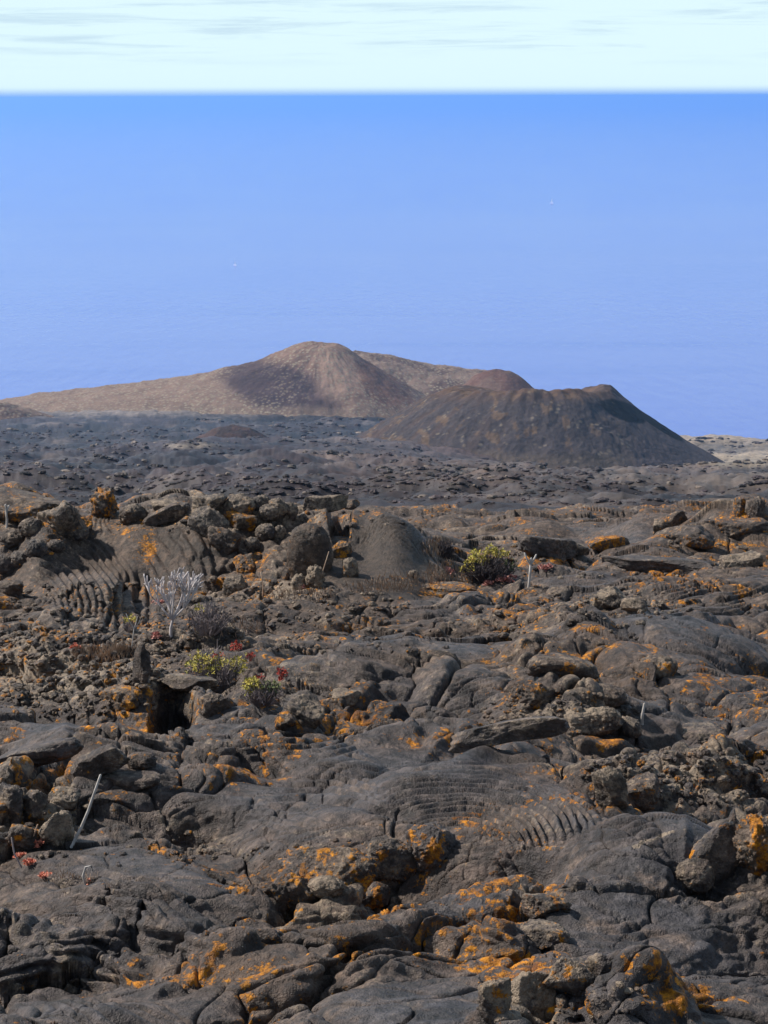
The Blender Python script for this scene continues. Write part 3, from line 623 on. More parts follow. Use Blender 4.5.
ROCKS = [
 # skyline and ridge, left
 ("lava_slab", 20, 514, 104, 15, 'slab', "broad brown lava slab with orange crest over the dark gap at the left edge", dict(lich=.3, pale=.25, brown=.8, depth=.6, tilt=-.1, roll=.12)),
 ("lava_slab", 62, 531, 46, 26, 'slab', "tilted pale-topped slab with an orange lower end, left part of the ridge", dict(lich=.28, pale=.5, brown=.5, depth=.5, roll=-.5, tilt=.3)),
 ("boulder", 105, 516, 30, 27, 'block', "jagged upright rock coated in orange lichen on the ridge skyline", dict(lich=.62, pale=.3, brown=.6, rough=1.6)),
 ("boulder", 82, 530, 20, 14, 'block', "dark brown block with an orange face beside the tilted slab", dict(lich=.55, pale=.1, brown=.8)),
 ("boulder", 33, 531, 24, 14, 'round', "rounded grey boulder just under the broad orange-crested slab", dict(pale=.35, brown=.4, lich=0)),
 ("boulder", 12, 545, 34, 16, 'round', "low rounded brown boulder at the frame edge below the pale stem", dict(pale=.2, brown=.8, lich=.1)),
 ("boulder", 36, 556, 21, 15, 'round', "smooth round grey boulder, largest of the pillows left of the ropy lava", dict(pale=.25, brown=.2, lich=0)),
 ("boulder", 20, 563, 21, 13, 'round', "small grey pillow rock between the round boulder and the frame edge", dict(pale=.2, brown=.2, lich=0)),
 ("boulder", 4, 572, 24, 18, 'round', "dark grey pillow rock cut by the left frame edge above the rubble", dict(pale=.1, brown=.2, lich=0)),
 ("boulder", 55, 549, 19, 10, 'round', "lumpy grey boulder at the upper end of the ropy folds", dict(pale=.25, brown=.35, lich=.05)),
 ("boulder", 76, 539, 24, 11, 'round', "mottled grey rock with a dark hollow, under the orange-faced block", dict(pale=.4, brown=.3, lich=.15)),
 ("boulder", 10, 592, 29, 13, 'block', "dark wedge of rock at the left frame edge below the ropy folds", dict(pale=.1, brown=.6, lich=.25)),
 # skyline, middle
 ("boulder", 133, 521, 28, 16, 'round', "brown lump on the skyline right of the upright orange rock", dict(pale=.35, brown=.6, lich=.2)),
 ("lava_slab", 168, 513, 52, 13, 'slab', "long pale crusted slab on the skyline above the dark draped folds", dict(pale=.62, brown=.5, lich=.15, depth=.5, roll=-.06)),
 ("lava_slab", 166, 524, 46, 11, 'slab', "narrow grey-brown slab slanting down to the left beneath the skyline slab", dict(pale=.4, brown=.7, lich=.15, depth=.4, roll=-.3)),
 ("lava_slab", 208, 510, 40, 13, 'slab', "pale flat rock on the skyline at the ridge's middle", dict(pale=.6, brown=.4, lich=.1, depth=.5)),
 ("boulder", 207, 533, 40, 24, 'block', "smooth pale grey block leaning right above the tan block", dict(pale=.5, brown=.4, lich=.02, roll=.5, depth=.6)),
 ("boulder", 223, 549, 36, 20, 'block', "tan-brown angular block under the leaning pale grey block", dict(pale=.25, brown=1, lich=.25, roll=.25)),
 ("boulder", 240, 514, 34, 18, 'round', "yellowish pale boulder on the skyline, left of the row of small grey ones", dict(pale=.6, brown=.6, lich=.3)),
 ("lava_slab", 238, 527, 40, 12, 'slab', "rusty brown slab with a black gap below it", dict(pale=.2, brown=.9, lich=.4, depth=.5)),
 ("boulder", 261, 511, 22, 14, 'round', "grey boulder on the skyline beside the yellowish pale one", dict(pale=.5, brown=.3, lich=.05)),
 ("boulder", 277, 513, 20, 15, 'round', "rounded grey-tan boulder on the skyline, second of the small row", dict(pale=.5, brown=.5, lich=.12)),
 ("boulder", 291, 519, 15, 17, 'block', "narrow upright tan boulder at the end of the small skyline row", dict(pale=.5, brown=.5, lich=.1)),
 ("boulder", 271, 525, 24, 13, 'round', "grey lump directly below the skyline row", dict(pale=.55, brown=.3, lich=.0)),
 ("boulder", 265, 538, 22, 14, 'round', "grey rock beside the pale knob, above the big dark boulder's shoulder", dict(pale=.45, brown=.4, lich=.0)),
 ("boulder", 279, 538, 13, 14, 'round', "small pale knob of rock left of the big dark boulder's top", dict(pale=.85, brown=.4, lich=.0)),
 ("lava_slab", 322, 508, 52, 11, 'slab', "long pale flat rock capping the skyline above the smooth dark mound", dict(pale=.6, brown=.5, lich=.1, depth=.5)),
 ("boulder", 352, 508, 18, 9, 'block', "low rusty rock at the right end of the skyline", dict(pale=.2, brown=.9, lich=.35)),
 ("boulder", 310, 573, 46, 54, 'round', "big dark brown boulder with a pale orange rim in front of the smooth mound", dict(pale=.05, brown=.95, lich=.12, depth=.55, rough=.55, sink=.12)),
 ("boulder", 338, 556, 26, 15, 'block', "orange-lichened block wedged between the big dark boulder and the mound", dict(lich=.6, pale=.3, brown=.7)),
 ("boulder", 349, 577, 18, 22, 'block', "pale grey and orange rock at the foot of the mound's left side", dict(lich=.25, pale=.6, brown=.5)),
 ("boulder", 314, 585, 20, 18, 'round', "pale knobbly rock at the foot of the big dark boulder", dict(pale=.9, brown=.4, lich=.05, rough=2)),
 ("boulder", 298, 588, 16, 15, 'round', "small pale cauliflower-like rock left of the knobbly one", dict(pale=.8, brown=.4, lich=.05, rough=2)),
 ("boulder", 246, 572, 26, 18, 'block', "rock with a bright rust-orange face below the tan-brown block", dict(lich=.6, pale=.3, brown=.7)),
 ("boulder", 234, 592, 27, 18, 'block', "grey-brown block behind the dry bushes, under the rust-faced rock", dict(lich=.12, pale=.5, brown=.6)),
 ("boulder", 252, 550, 16, 13, 'round', "greenish grey rock left of the big dark boulder", dict(pale=.65, brown=.3, lich=.0)),
 ("boulder", 413, 578, 11, 7, 'round', "small light grey stone at the mound's right foot", dict(pale=.5, brown=.1, lich=-.3)),
 # right, far slabs
 ("lava_slab", 548, 556, 62, 14, 'slab', "grey slab with a raised dark lip, just behind the pale forked stem", dict(pale=.2, brown=.3, lich=.05, depth=.6, tilt=-.15, roll=.12)),
 ("lava_slab", 572, 556, 34, 9, 'slab', "pale wedge of crust right of the slab with the dark lip", dict(pale=.5, brown=.5, lich=.05, depth=.6, roll=.1)),
 ("lava_slab", 610, 549, 46, 10, 'slab', "rusty orange slab edge in the middle of the far slabs", dict(lich=.7, pale=.2, brown=.7, depth=.5)),
 ("lava_slab", 668, 533, 42, 14, 'slab', "tilted tan and orange slab near the right skyline", dict(lich=.38, pale=.4, brown=.8, depth=.5, roll=-.35)),
 ("lava_slab", 690, 548, 70, 14, 'slab', "long dark slab with orange flank below the tilted tan slab", dict(lich=.32, pale=.15, brown=.5, depth=.5, roll=-.12, tilt=-.1)),
 ("boulder", 740, 517, 13, 17, 'block', "small orange-topped pillar of rock on the right skyline", dict(lich=.55, pale=.3, brown=.6)),
 ("boulder", 757, 520, 22, 20, 'block', "dark brown rock on the skyline at the right frame edge", dict(lich=.12, pale=.2, brown=.6)),
 ("lava_slab", 735, 538, 66, 14, 'slab', "rust-stained slab below the right skyline rocks", dict(lich=.42, pale=.2, brown=.7, depth=.5)),
 ("lava_slab", 655, 571, 120, 9, 'slab', "thin wide slab with a straight dark crack under it, among the far right slabs", dict(lich=.2, pale=.25, brown=.4, depth=.35, tilt=-.1)),
 ("lava_slab", 745, 568, 50, 12, 'slab', "pale cream-crusted slab at the right frame edge", dict(lich=.12, pale=.65, brown=.5, depth=.5)),
 ("boulder", 612, 611, 30, 16, 'block', "pale greenish grey block, left of a pair on the flat grey lava", dict(lich=.1, pale=.7, brown=.4)),
 ("boulder", 634, 613, 26, 12, 'block', "low pale block, right of a pair on the flat grey lava", dict(lich=.05, pale=.6, brown=.4)),
 ("lava_slab", 440, 596, 70, 9, 'slab', "flat slab with an orange lichened edge in front of the dry grass", dict(lich=.6, pale=.3, brown=.6, depth=.45)),
 # middle
 ("lava_slab", 142, 682, 20, 40, 'block', "dark upright slab standing left of the black cave", dict(lich=-.2, pale=-.1, brown=.3, depth=.5, roll=.1)),
 ("lava_slab", 186, 690, 64, 9, 'slab', "lichened slab roofing the black cave below the dry bush", dict(lich=.15, pale=.4, brown=.7, depth=.8, tilt=-.2)),
 ("boulder", 214, 712, 30, 24, 'block', "brown block at the right wall of the black cave", dict(lich=.2, pale=.3, brown=.8)),
 ("boulder", 120, 706, 44, 20, 'block', "rust-red lichened block at the left wall of the black cave", dict(lich=.5, pale=.3, brown=.9)),
 ("boulder", 303, 722, 46, 24, 'block', "pale grey block slanting down to the right below the red-flowered plant", dict(lich=.1, pale=.5, brown=.5, roll=.45)),
 ("boulder", 286, 728, 24, 17, 'block', "dark rock with an orange face under the slanting pale block", dict(lich=.55, pale=.2, brown=.6)),
 ("boulder", 346, 704, 34, 12, 'block', "cream-crusted rock right of the slanting pale block", dict(lich=.15, pale=.7, brown=.5)),
 ("lava_slab", 560, 676, 70, 13, 'slab', "brown slab bridging a thin dark hollow, left of the red and white crusted rock", dict(lich=.35, pale=.3, brown=.7, depth=.5, roll=.1)),
 ("boulder", 656, 684, 40, 18, 'round', "rounded rock crusted in orange and white lichen on the grey slab", dict(lich=.4, pale=.65, brown=.6)),
 ("boulder", 606, 704, 45, 17, 'round', "rounded brown-grey boulder just above the pale crusted rock, right of centre", dict(lich=.05, pale=.3, brown=.8)),
 ("boulder", 590, 732, 62, 22, 'block', "pale crusted rock with orange tip overhanging a dark gap, right of centre", dict(lich=.15, pale=.75, brown=.6, tilt=-.2)),
 ("boulder", 627, 736, 28, 16, 'round', "small grey lump between the pale crusted rock and the short pale twig", dict(lich=.0, pale=.4, brown=.3)),
 ("boulder", 533, 708, 56, 26, 'block', "rough rust-coloured block facing left, right of centre", dict(lich=.5, pale=.3, brown=.8)),
 ("lava_slab", 505, 752, 120, 14, 'slab', "long tilted slab rising to the right above the fine ropy folds", dict(lich=.15, pale=.2, brown=.5, depth=.35, roll=-.28, tilt=-.25)),
 ("boulder", 700, 745, 60, 14, 'round', "low lumpy grey rock near the right frame edge, right of the pale twig", dict(lich=.1, pale=.3, brown=.5)),
 ("boulder", 640, 800, 40, 26, 'block', "grey angular rock with orange spots, right of the cream upturned crust", dict(lich=.3, pale=.3, brown=.5)),
 ("boulder", 612, 806, 34, 42, 'block', "cream-grey upturned crust at the end of the ropy folds", dict(lich=.12, pale=.7, brown=.4, depth=.4, roll=-.3)),
 # lower left
 ("lava_slab", 32, 768, 96, 15, 'slab', "smooth grey slab propped up over the orange-lined black hollow", dict(lich=.1, pale=.05, brown=.2, depth=.6, roll=-.32, tilt=-.25, sink=.05)),
 ("lava_slab", 95, 775, 60, 16, 'slab', "brown-grey slab leaning just right of the orange-lined hollow", dict(lich=.12, pale=.2, brown=.5, depth=.5, roll=-.25)),
 ("boulder", 9, 818, 30, 34, 'block', "upright blue-grey block at the left frame edge under the propped slab", dict(lich=.05, pale=.25, brown=.1)),
 ("boulder", 36, 815, 24, 28, 'block', "upright grey block, second from the left frame edge, behind the light triangular rock", dict(lich=.2, pale=.3, brown=.2)),
 ("boulder", 62, 806, 32, 17, 'block', "flat-topped grey-green rock above the light triangular one", dict(lich=.15, pale=.5, brown=.2)),
 ("boulder", 55, 842, 32, 34, 'block', "light grey triangular rock left of the long white stick", dict(lich=.02, pale=.85, brown=.1)),
 ("boulder", 22, 846, 30, 20, 'block', "dark rock with orange spots below the upright blue-grey block", dict(lich=.35, pale=.3, brown=.5)),
 ("boulder", 72, 808, 8, 8, 'round', "very small whitish stone behind the light triangular rock", dict(pale=.7, brown=.1, lich=-.4)),
 ("lava_slab", 130, 786, 64, 10, 'slab', "low smooth brown slab just above the white stick's tip", dict(lich=-.1, pale=.15, brown=.7, depth=.5)),
 ("boulder", 140, 768, 30, 14, 'round', "toe-like pair of small grey bulges with orange between them", dict(lich=.3, pale=.2, brown=.4)),
 # foreground
 ("boulder", 325, 888, 104, 37, 'block', "wide rock with a bright orange lichen face, largest of the orange-faced rocks", dict(lich=.55, pale=.35, brown=.5, depth=.5, rough=1.5)),
 ("boulder", 392, 880, 56, 32, 'block', "rock with an orange patch and pale right shoulder beside the wide orange one", dict(lich=.38, pale=.4, brown=.4, roll=.3, depth=.6)),
 ("boulder", 432, 862, 54, 36, 'block', "dark angular rock with a few orange spots, right of the orange-faced rocks", dict(lich=.46, pale=.05, brown=.1)),
 ("boulder", 288, 910, 60, 34, 'block', "dark rock streaked with orange below the wide orange-faced one", dict(lich=.42, pale=.2, brown=.5, rough=1.6)),
 ("boulder", 325, 893, 36, 14, 'round', "small plain tan stone between the orange-faced rocks", dict(lich=-.1, pale=.75, brown=.9)),
 ("boulder", 368, 905, 40, 20, 'block', "rock with an orange cap right of the plain tan stone", dict(lich=.45, pale=.2, brown=.4)),
 ("lava_slab", 715, 880, 80, 30, 'slab', "dark slab edge rising to the right right of the big smooth grey dome", dict(lich=.25, pale=.2, brown=.4, depth=.35, roll=-.42)),
 ("boulder", 692, 888, 42, 24, 'round', "brown and white speckled rock below the rising dark slab edge", dict(lich=.1, pale=.4, brown=.7)),
 ("boulder", 758, 866, 48, 45, 'round', "mound furred with golden orange lichen at the right frame edge", dict(lich=0.5, pale=.4, brown=.8, rough=1.5)),
 ("boulder", 545, 915, 46, 20, 'block', "low tan rock with orange blotches above the flat foreground lava", dict(lich=.4, pale=.5, brown=.7)),
 ("boulder", 540, 945, 52, 18, 'block', "orange-speckled grey lump in the right foreground", dict(lich=.4, pale=.35, brown=.4)),
 ("boulder", 532, 1014, 44, 46, 'block', "pale upright block at the bottom edge, right of centre", dict(lich=.15, pale=.85, brown=.3)),
 ("lava_slab", 570, 994, 64, 20, 'slab', "pale-edged slab with orange spots leaning beside the pale upright block", dict(lich=.3, pale=.65, brown=.4, depth=.4, roll=.4, tilt=-.2)),
 ("boulder", 500, 1012, 36, 36, 'block', "crusted rock with two orange spots left of the pale upright block", dict(lich=.36, pale=.6, brown=.5)),
]
for nm, px, py, w_, h_, kd, lb, kw in ROCKS:
    rock(nm, px, py, w_, h_, kd, lb, cat="slab" if nm == "lava_slab" else "boulder", **kw)

# rubble nobody could count: chips and clinker lying on the rough ground
def rubble():
    r0 = np.random.RandomState(5)
    v0, f0 = cube_sphere(3)
    V_, F_, M_ = [], [], []; k = 0
    zones = [(70, 672, 140, 46, 1500), (190, 604, 220, 24, 450), (690, 778, 110, 28, 700), (560, 715, 80, 22, 350), (620, 606, 90, 16, 120), (40, 830, 60, 30, 160), (220, 520, 200, 12, 120), (330, 860, 90, 20, 120), (400, 630, 260, 26, 250), (620, 560, 150, 22, 150), (560, 1000, 90, 20, 60), (160, 850, 70, 20, 60)]
    for (cx, cy, rx, ry, nn) in zones:
        for _ in range(nn):
            a = r0.uniform(0, 6.283); q = math.sqrt(r0.uniform())
            px, py = cx + rx * q * math.cos(a), cy + ry * q * math.sin(a)
            g = ground_at(px, py)
            if g.y > 45: continue
            s = g.length / FPX * (0.9 + 3.4 * r0.uniform() ** 3.0)
            sc = s * np.array([r0.uniform(.8, 1.5), r0.uniform(.7, 1.2), r0.uniform(.5, .9)])
            v = v0 * (1 + 0.35 * (r0.uniform(size=(len(v0), 1)) - .5)) * sc
            c, s_ = math.cos(a), math.sin(a)
            v = np.stack([v[:, 0] * c - v[:, 1] * s_, v[:, 0] * s_ + v[:, 1] * c, v[:, 2]], -1) + np.array([g.x, g.y, g.z + sc[2] * 0.1])
            V_.append(v); F_.append(f0 + k); k += len(v)
            M_.append(np.tile([r0.uniform(-.5, .45), r0.uniform(.1, .9), r0.uniform(.2, .9), 0], (len(v), 1)))
    o = link_mesh("rubble", np.concatenate(V_), np.concatenate(F_), LAVA, masks={'mask': np.concatenate(M_)}, smooth=False)
    tag(o, kind="stuff")
rubble()

def far_blocks():
    """clinker blocks strewn over the distant flow, past counting"""
    r0 = np.random.RandomState(11); V_, F_, T_ = [], [], []; k = 0
    sh = [cube_sphere(2), cube_sphere(3)]
    px = r0.uniform(-60, 830, 11000); py = 419 + 98 * r0.uniform(0, 1, 11000) ** 0.85
    for a_, b_ in zip(px, py):
        g = ground_at(a_, b_)
        if g.y < 55 or g.y > 1420: continue
        dn = float(fbm(np.array([g.x / (0.10 * g.y + 6)], F), np.array([math.log(g.y) * 9], F), 3, 77)[0])
        if dn < r0.uniform(-.35, .25): continue
        u = g.length / FPX; s = u * (0.6 + 3.6 * r0.uniform() ** 4) * (0.8 if g.y > 500 else 1.0)
        v0, f0 = sh[0] if s / u < 2.2 else sh[1]
        v = v0 * (1 + 0.5 * (r0.uniform(size=(len(v0), 1)) - .5)) * np.array([r0.uniform(.8, 1.7), 1.0, r0.uniform(.3, .75)]) * s
        V_.append(v + np.array([g.x, g.y, g.z])); F_.append(f0 + k); k += len(v)
        q = r0.uniform(.35, 1.9); c = (0.031 * q, 0.021 * q, 0.023 * q) if r0.uniform() < .82 else (0.11 * q, 0.085 * q, 0.068 * q)
        T_.append(np.tile([*c, 1], (len(v), 1)))
    tt = np.concatenate(T_); mk = np.zeros_like(tt); mk[:, 3] = 1
    tag(link_mesh("lava_rubble", np.concatenate(V_), np.concatenate(F_), LAVA, masks={'mask': mk, 'tint': tt}, smooth=False), kind="stuff")
far_blocks()

# ------------------------------------------------------------------ plants
class MB:
    def __init__(s): s.v = []; s.f = []
    def tube(s, pts, r0, r1, n=5, cap=True):
        pts = [Vector(p) for p in pts]; k0 = len(s.v); m = len(pts)
        for i, p in enumerate(pts):
            d = (pts[min(i + 1, m - 1)] - pts[max(i - 1, 0)]).normalized()
            a = d.orthogonal().normalized(); b = d.cross(a)
            r = r0 + (r1 - r0) * i / (m - 1)
            for j in range(n):
                t = 2 * math.pi * j / n; s.v.append(p + (a * math.cos(t) + b * math.sin(t)) * r)
        for i in range(m - 1):
            for j in range(n):
                s.f.append((k0 + i * n + j, k0 + i * n + (j + 1) % n, k0 + (i + 1) * n + (j + 1) % n, k0 + (i + 1) * n + j))
        if cap:
            s.v.append(pts[-1] + (pts[-1] - pts[-2]).normalized() * r1); t = len(s.v) - 1
            for j in range(n):
                a = k0 + (m - 1) * n
                s.f.append((a + j, a + (j + 1) % n, t, t))
    def leaf(s, p, d, l, w, up=Vector((0, 0, 1))):
        d = d.normalized(); sd_ = d.cross(up)
        if sd_.length < 1e-3: sd_ = d.orthogonal()
        sd_.normalize(); nn = sd_.cross(d) * (l * 0.12); k = len(s.v)
        s.v += [p, p + d * l * 0.5 + sd_ * w / 2 - nn, p + d * l, p + d * l * 0.5 - sd_ * w / 2 - nn, p + d * l * 0.5]
        s.f += [(k, k + 1, k + 2, k + 4), (k, k + 4, k + 2, k + 3)]
    def blob(s, c, r, seed=0, sq=1.0):
        v, f = SPHB; k = len(s.v)
        q = v * (r * (1 + 0.3 * np.random.RandomState(seed).uniform(-1, 1, (len(v), 1)))); q[:, 2] *= sq
        s.v += [Vector(x_) + c for x_ in q]; s.f += [tuple(int(i) + k for i in x_) for x_ in f]
    def build(s, name, mat, parent=None, loc=None, smooth=True):
        me = bpy.data.meshes.new(name)
        fs = [tuple(dict.fromkeys(q)) for q in s.f]
        me.from_pydata([tuple(p) for p in s.v], [], fs); me.update()
        for p in me.polygons: p.use_smooth = smooth
        me.materials.append(mat)
        o = bpy.data.objects.new(name, me); COL.objects.link(o)
        if parent: o.parent = parent
        if loc is not None: o.location = loc
        return o
SPHB = cube_sphere(3)

def plant_mat(name, c1, c2, scale=40, rough=0.7):
    m, b, t = new_mat(name, rough, 0.25)
    pos = t.add('ShaderNodeNewGeometry').outputs['Position']
    t.put(b.inputs['Base Color'], t.mix(t.step(t.noise(pos, scale, 3), 0.35, 0.65), c1, c2)); return m
M_PALE = plant_mat("bleached_wood", (0.36, 0.33, 0.30), (0.52, 0.49, 0.46), 25)
M_SHRUB = plant_mat("grey_succulent_skin", (0.40, 0.36, 0.36), (0.60, 0.55, 0.54), 12)
M_TWIG = plant_mat("dry_twigs", (0.16, 0.13, 0.13), (0.32, 0.27, 0.265), 15)
M_TWIGD = plant_mat("dark_twigs", (0.055, 0.045, 0.050), (0.11, 0.095, 0.10), 15)
M_LEAFY = plant_mat("yellow_green_leaves", (0.27, 0.25, 0.045), (0.56, 0.46, 0.10), 14)
M_LEAFG = plant_mat("grey_green_leaves", (0.09, 0.12, 0.055), (0.22, 0.24, 0.10), 14)
M_RED = plant_mat("red_seed_heads", (0.22, 0.022, 0.018), (0.42, 0.06, 0.035), 30)
M_PINK = plant_mat("pink_succulent_leaves", (0.40, 0.17, 0.15), (0.62, 0.32, 0.27), 25)
M_CORAL = plant_mat("coral_succulent_leaves", (0.55, 0.17, 0.11), (0.78, 0.36, 0.25), 30)
M_STRAW = plant_mat("dry_straw", (0.40, 0.27, 0.19), (0.62, 0.46, 0.33), 9)

def empty(name, loc, label, cat, group=None):
    o = bpy.data.objects.new(name, None); COL.objects.link(o); o.location = loc; o.empty_display_size = 0.1
    return tag(o, label, cat, group)
def rv(s=1.0): return Vector((rng.uniform(-1, 1), rng.uniform(-1, 1), rng.uniform(-1, 1))) * s
def mpp_at(g): return g.length / FPX

# pale leafless shrub in front of the ropes
g = ground_at(171, 634); u = mpp_at(g)
sh = empty("dead_shrub", g, "pale grey leafless shrub with fat finger-like tips, in front of the ropy folds", "shrub")
tr = MB(); fork = Vector((2, 0, 14)) * u
tr.tube([Vector((0, 0, -3)) * u, Vector((0, 0, 6)) * u, fork], 1.7 * u, 1.3 * u, 7)
tr.build("trunk", M_SHRUB, sh)
def grow(mb, p, d, ln, r, dep):
    q = p + d * ln * 0.5 + rv(0.05 * ln); e = p + d * ln
    tip = dep == 0
    mb.tube([p, q, e], r, r * (1.05 if tip else 0.85), 6)
    if tip: return
    for _ in range(rng.choice((2, 3, 3))):
        nd = (d + rv(0.50) + Vector((0, 0, 0.30))).normalized()
        grow(mb, e, nd, ln * rng.uniform(0.6, 0.95), r * 0.86, dep - 1)
for (dx, dz, dy, ln, dep) in ((-11, 14, 0, 17, 3), (-5, 16, 3, 15, 3), (1, 18, -2, 17, 3), (7, 16, 2, 16, 3), (12, 13, -1, 17, 3), (9, 16, 6, 15, 3), (-2, 16, -6, 15, 2)):
    mb = MB(); grow(mb, fork, Vector((dx, dy, dz)).normalized(), ln * u, 1.0 * u, dep)
    mb.build("branch", M_SHRUB, sh)

def forked_stem(px, py, h, label, lean=0.0, forks=((-.5, .35), (.1, .2), (.55, .3)), r=1.3, mat=M_PALE):
    g = ground_at(px, py); u = mpp_at(g)
    e = empty("forked_stem", g, label, "dead stem")
    mb = MB(); top = Vector((lean * h, 0, h * 0.66)) * u
    mb.tube([Vector((0, 0, -2)) * u, Vector((lean * h * .3 + .5, 0, h * .33)) * u, top], r * u, r * .85 * u, 6); mb.build("stem", mat, e)
    for (dx, l) in forks:
        b_ = MB(); b_.tube([top, top + Vector((dx * .6, .1, .5)) * l * h * u, top + Vector((dx, .1, 1.0)) * l * h * u], r * .8 * u, r * .7 * u, 6); b_.build("branch", mat, e)
forked_stem(528, 588, 34, "pale bare forked stem right of the yellow-green bush", 0.05)
forked_stem(6, 527, 24, "short bleached stem standing against the dark gap at the left edge", 0.0, ((-.1, .25), (.5, .22)), 1.5)
forked_stem(131, 648, 30, "thin grey stems topped with an orange-yellow tuft, left of the leafless shrub", 0.1, ((-.5, .5), (.3, .4), (.7, .3)), .6)

def stick(name, pts, r, label, cat, mat=M_PALE, z0=0.0):
    """pts: picture points (px, py, height above the foot in pixels)"""
    g = ground_at(pts[0][0], pts[0][1]); u = mpp_at(g)
    P = [Vector(((a - pts[0][0]) * u, (k * .3) * u, h * u)) for k, (a, b_, h) in enumerate(pts)]
    mb = MB(); mb.tube(P, r * u, r * .7 * u, 7)
    o = mb.build(name, mat, None, g); return tag(o, label, cat)
stick("dead_stick", [(70, 848, -2), (74, 842, 6), (81, 830, 20), (88, 815, 36), (94, 798, 53), (101, 780, 72)], 1.7, "long white curved stick leaning over the lava, lower left", "stick")
stick("dead_twig", [(641, 726, -2), (641, 718, 8), (643, 706, 21)], 1.7, "short pale upright twig on the grey lava, right of centre", "twig")
stick("dead_twig", [(22, 866, -2), (15, 850, 14), (13, 836, 30)], 1.0, "thin curved grey twig beside the coral plants at the left edge", "twig", M_TWIG)
stick("dead_twig", [(30, 842, 0), (34, 832, 10), (37, 824, 18)], .9, "tiny brown twig in front of the light triangular rock", "twig", M_STRAW)
stick("dead_twig", [(319, 583, -2), (323, 570, 13), (329, 552, 32)], .6, "thin tan stalk at the foot of the big dark boulder", "stalk", M_STRAW)
stick("dead_twig", [(262, 598, -2), (263, 585, 12), (261, 570, 26)], .7, "thin yellowish stalk left of the pale cauliflower-like rock", "stalk", M_STRAW)
stick("dead_stick", [(466, 578, 0), (474, 581, 1), (483, 586, 2)], .9, "thin pale stick lying left of the yellow-green bush", "stick")

# curled dead plant, bottom left
g = ground_at(84, 884); u = mpp_at(g)
e = empty("curled_plant", g, "curled dry grey plant with one coral tip on the foreground lava", "plant")
mb = MB(); mb.tube([Vector((0, 0, -1)) * u, Vector((-2, 0, 8)) * u, Vector((1, 0, 17)) * u, Vector((6, 0, 19)) * u, Vector((8, 0, 13)) * u], 1.5 * u, .9 * u, 6); mb.build("stem", M_PALE, e)
mb = MB()
for _ in range(26):
    p = Vector((rng.uniform(1, 13), rng.uniform(-3, 3), 0)) * u
    mb.tube([p, p + Vector((rng.uniform(-3, 3), rng.uniform(-2, 2), rng.uniform(4, 13))) * u], .35 * u, .2 * u, 4)
mb.build("dry_leaves", M_STRAW, e)
mb = MB()
for i in range(14): mb.leaf(Vector((3, 0, 1)) * u, rv() + Vector((0, 0, .8)), 5 * u, 2.5 * u)
mb.build("rosette", M_CORAL, e)

def succulent(px, py, w, label, mat, cat="succulent"):
    g = ground_at(px, py); u = mpp_at(g); mb = MB()
    for _ in range(int(10 + w * 1.2)):
        c = Vector((rng.gauss(0, w * .22), rng.gauss(0, w * .2), rng.uniform(0, w * .25))) * u
        for _ in range(9): mb.leaf(c, rv() + Vector((0, 0, .7)), rng.uniform(2.2, 3.6) * u, 1.6 * u)
    o = mb.build("succulent", mat, None, g); return tag(o, label, cat)
succulent(20, 856, 9, "small dull coral clump at the foot of the thin curved grey twig", M_CORAL)
succulent(38, 848, 18, "orange-pink cushion plant tucked under the light triangular rock", M_CORAL)
succulent(43, 878, 14, "bright coral rosette, lowest of the little plants at lower left", M_CORAL)
succulent(30, 864, 14, "round coral rosette in the middle of the little plants at lower left", M_CORAL)
succulent(507, 584, 20, "pink succulent clump at the foot of the yellow-green bush", M_PINK)
succulent(487, 586, 10, "small faded pink plant under the left half of the yellow-green bush", M_PINK)
succulent(545, 572, 14, "dull pink cushion plant right of the bare forked stem", M_PINK)
succulent(160, 604, 11, "pink plant half hidden behind the leafless shrub", M_PINK)
succulent(156, 640, 13, "salmon pink clump at the foot of the leafless shrub", M_PINK)
succulent(302, 588, 10, "pink plant between the two knobbly pale rocks", M_PINK)
succulent(448, 573, 12, "dull pink plant right of the smooth mound", M_PINK)
succulent(76, 648, 10, "small orange-pink plant on the pale rubble slope", M_CORAL)

def bush(name, px, py, w, h, label, twig, leaf=None, nleaf=0, red=(), green=None, ntw=160, group=None, cat="bush"):
    g = ground_at(px, py); u = mpp_at(g)
    e = empty(name, g, label, cat, group)
    mb = MB(); tips = []
    for _ in range(ntw):
        a = rng.uniform(0, 6.283); q = math.sqrt(rng.random())
        b0 = Vector((math.cos(a) * w * .18 * q, math.sin(a) * w * .18 * q, -2)) * u
        t = Vector((math.cos(a) * w * .5 * q, math.sin(a) * w * .4 * q, h * (1.05 - .55 * q * q) * rng.uniform(.55, 1.05))) * u
        m_ = b0.lerp(t, .5) + rv(w * .05 * u)
        mb.tube([b0, m_, t], .55 * u, .28 * u, 4, False); tips.append(t)
        for _ in range(3):
            t2 = m_.lerp(t, rng.random()) + (rv(1) + Vector((0, 0, .4))) * h * .16 * u
            mb.tube([m_.lerp(t, rng.uniform(.2, .8)), t2], .35 * u, .22 * u, 3, False); tips.append(t2)
    mb.build("twigs", twig, e)
    def tuft(mat, cx, cz, rx, rz, n, size):
        lb = MB()
        for _ in range(n):
            a = rng.uniform(0, 6.283); q = math.sqrt(rng.random())
            c = Vector((cx + math.cos(a) * rx * q, rng.gauss(0, rx * .5), cz + math.sin(a) * rz * q)) * u
            for _ in range(6): lb.leaf(c, rv() + Vector((0, 0, .5)), rng.uniform(.7, 1.3) * size * u, .45 * size * u)
        return lb
    for (mat, nm, cx, cz, rx, rz, n, size) in (leaf or ()): tuft(mat, cx, cz, rx, rz, n, size).build(nm, mat, e)
    return e
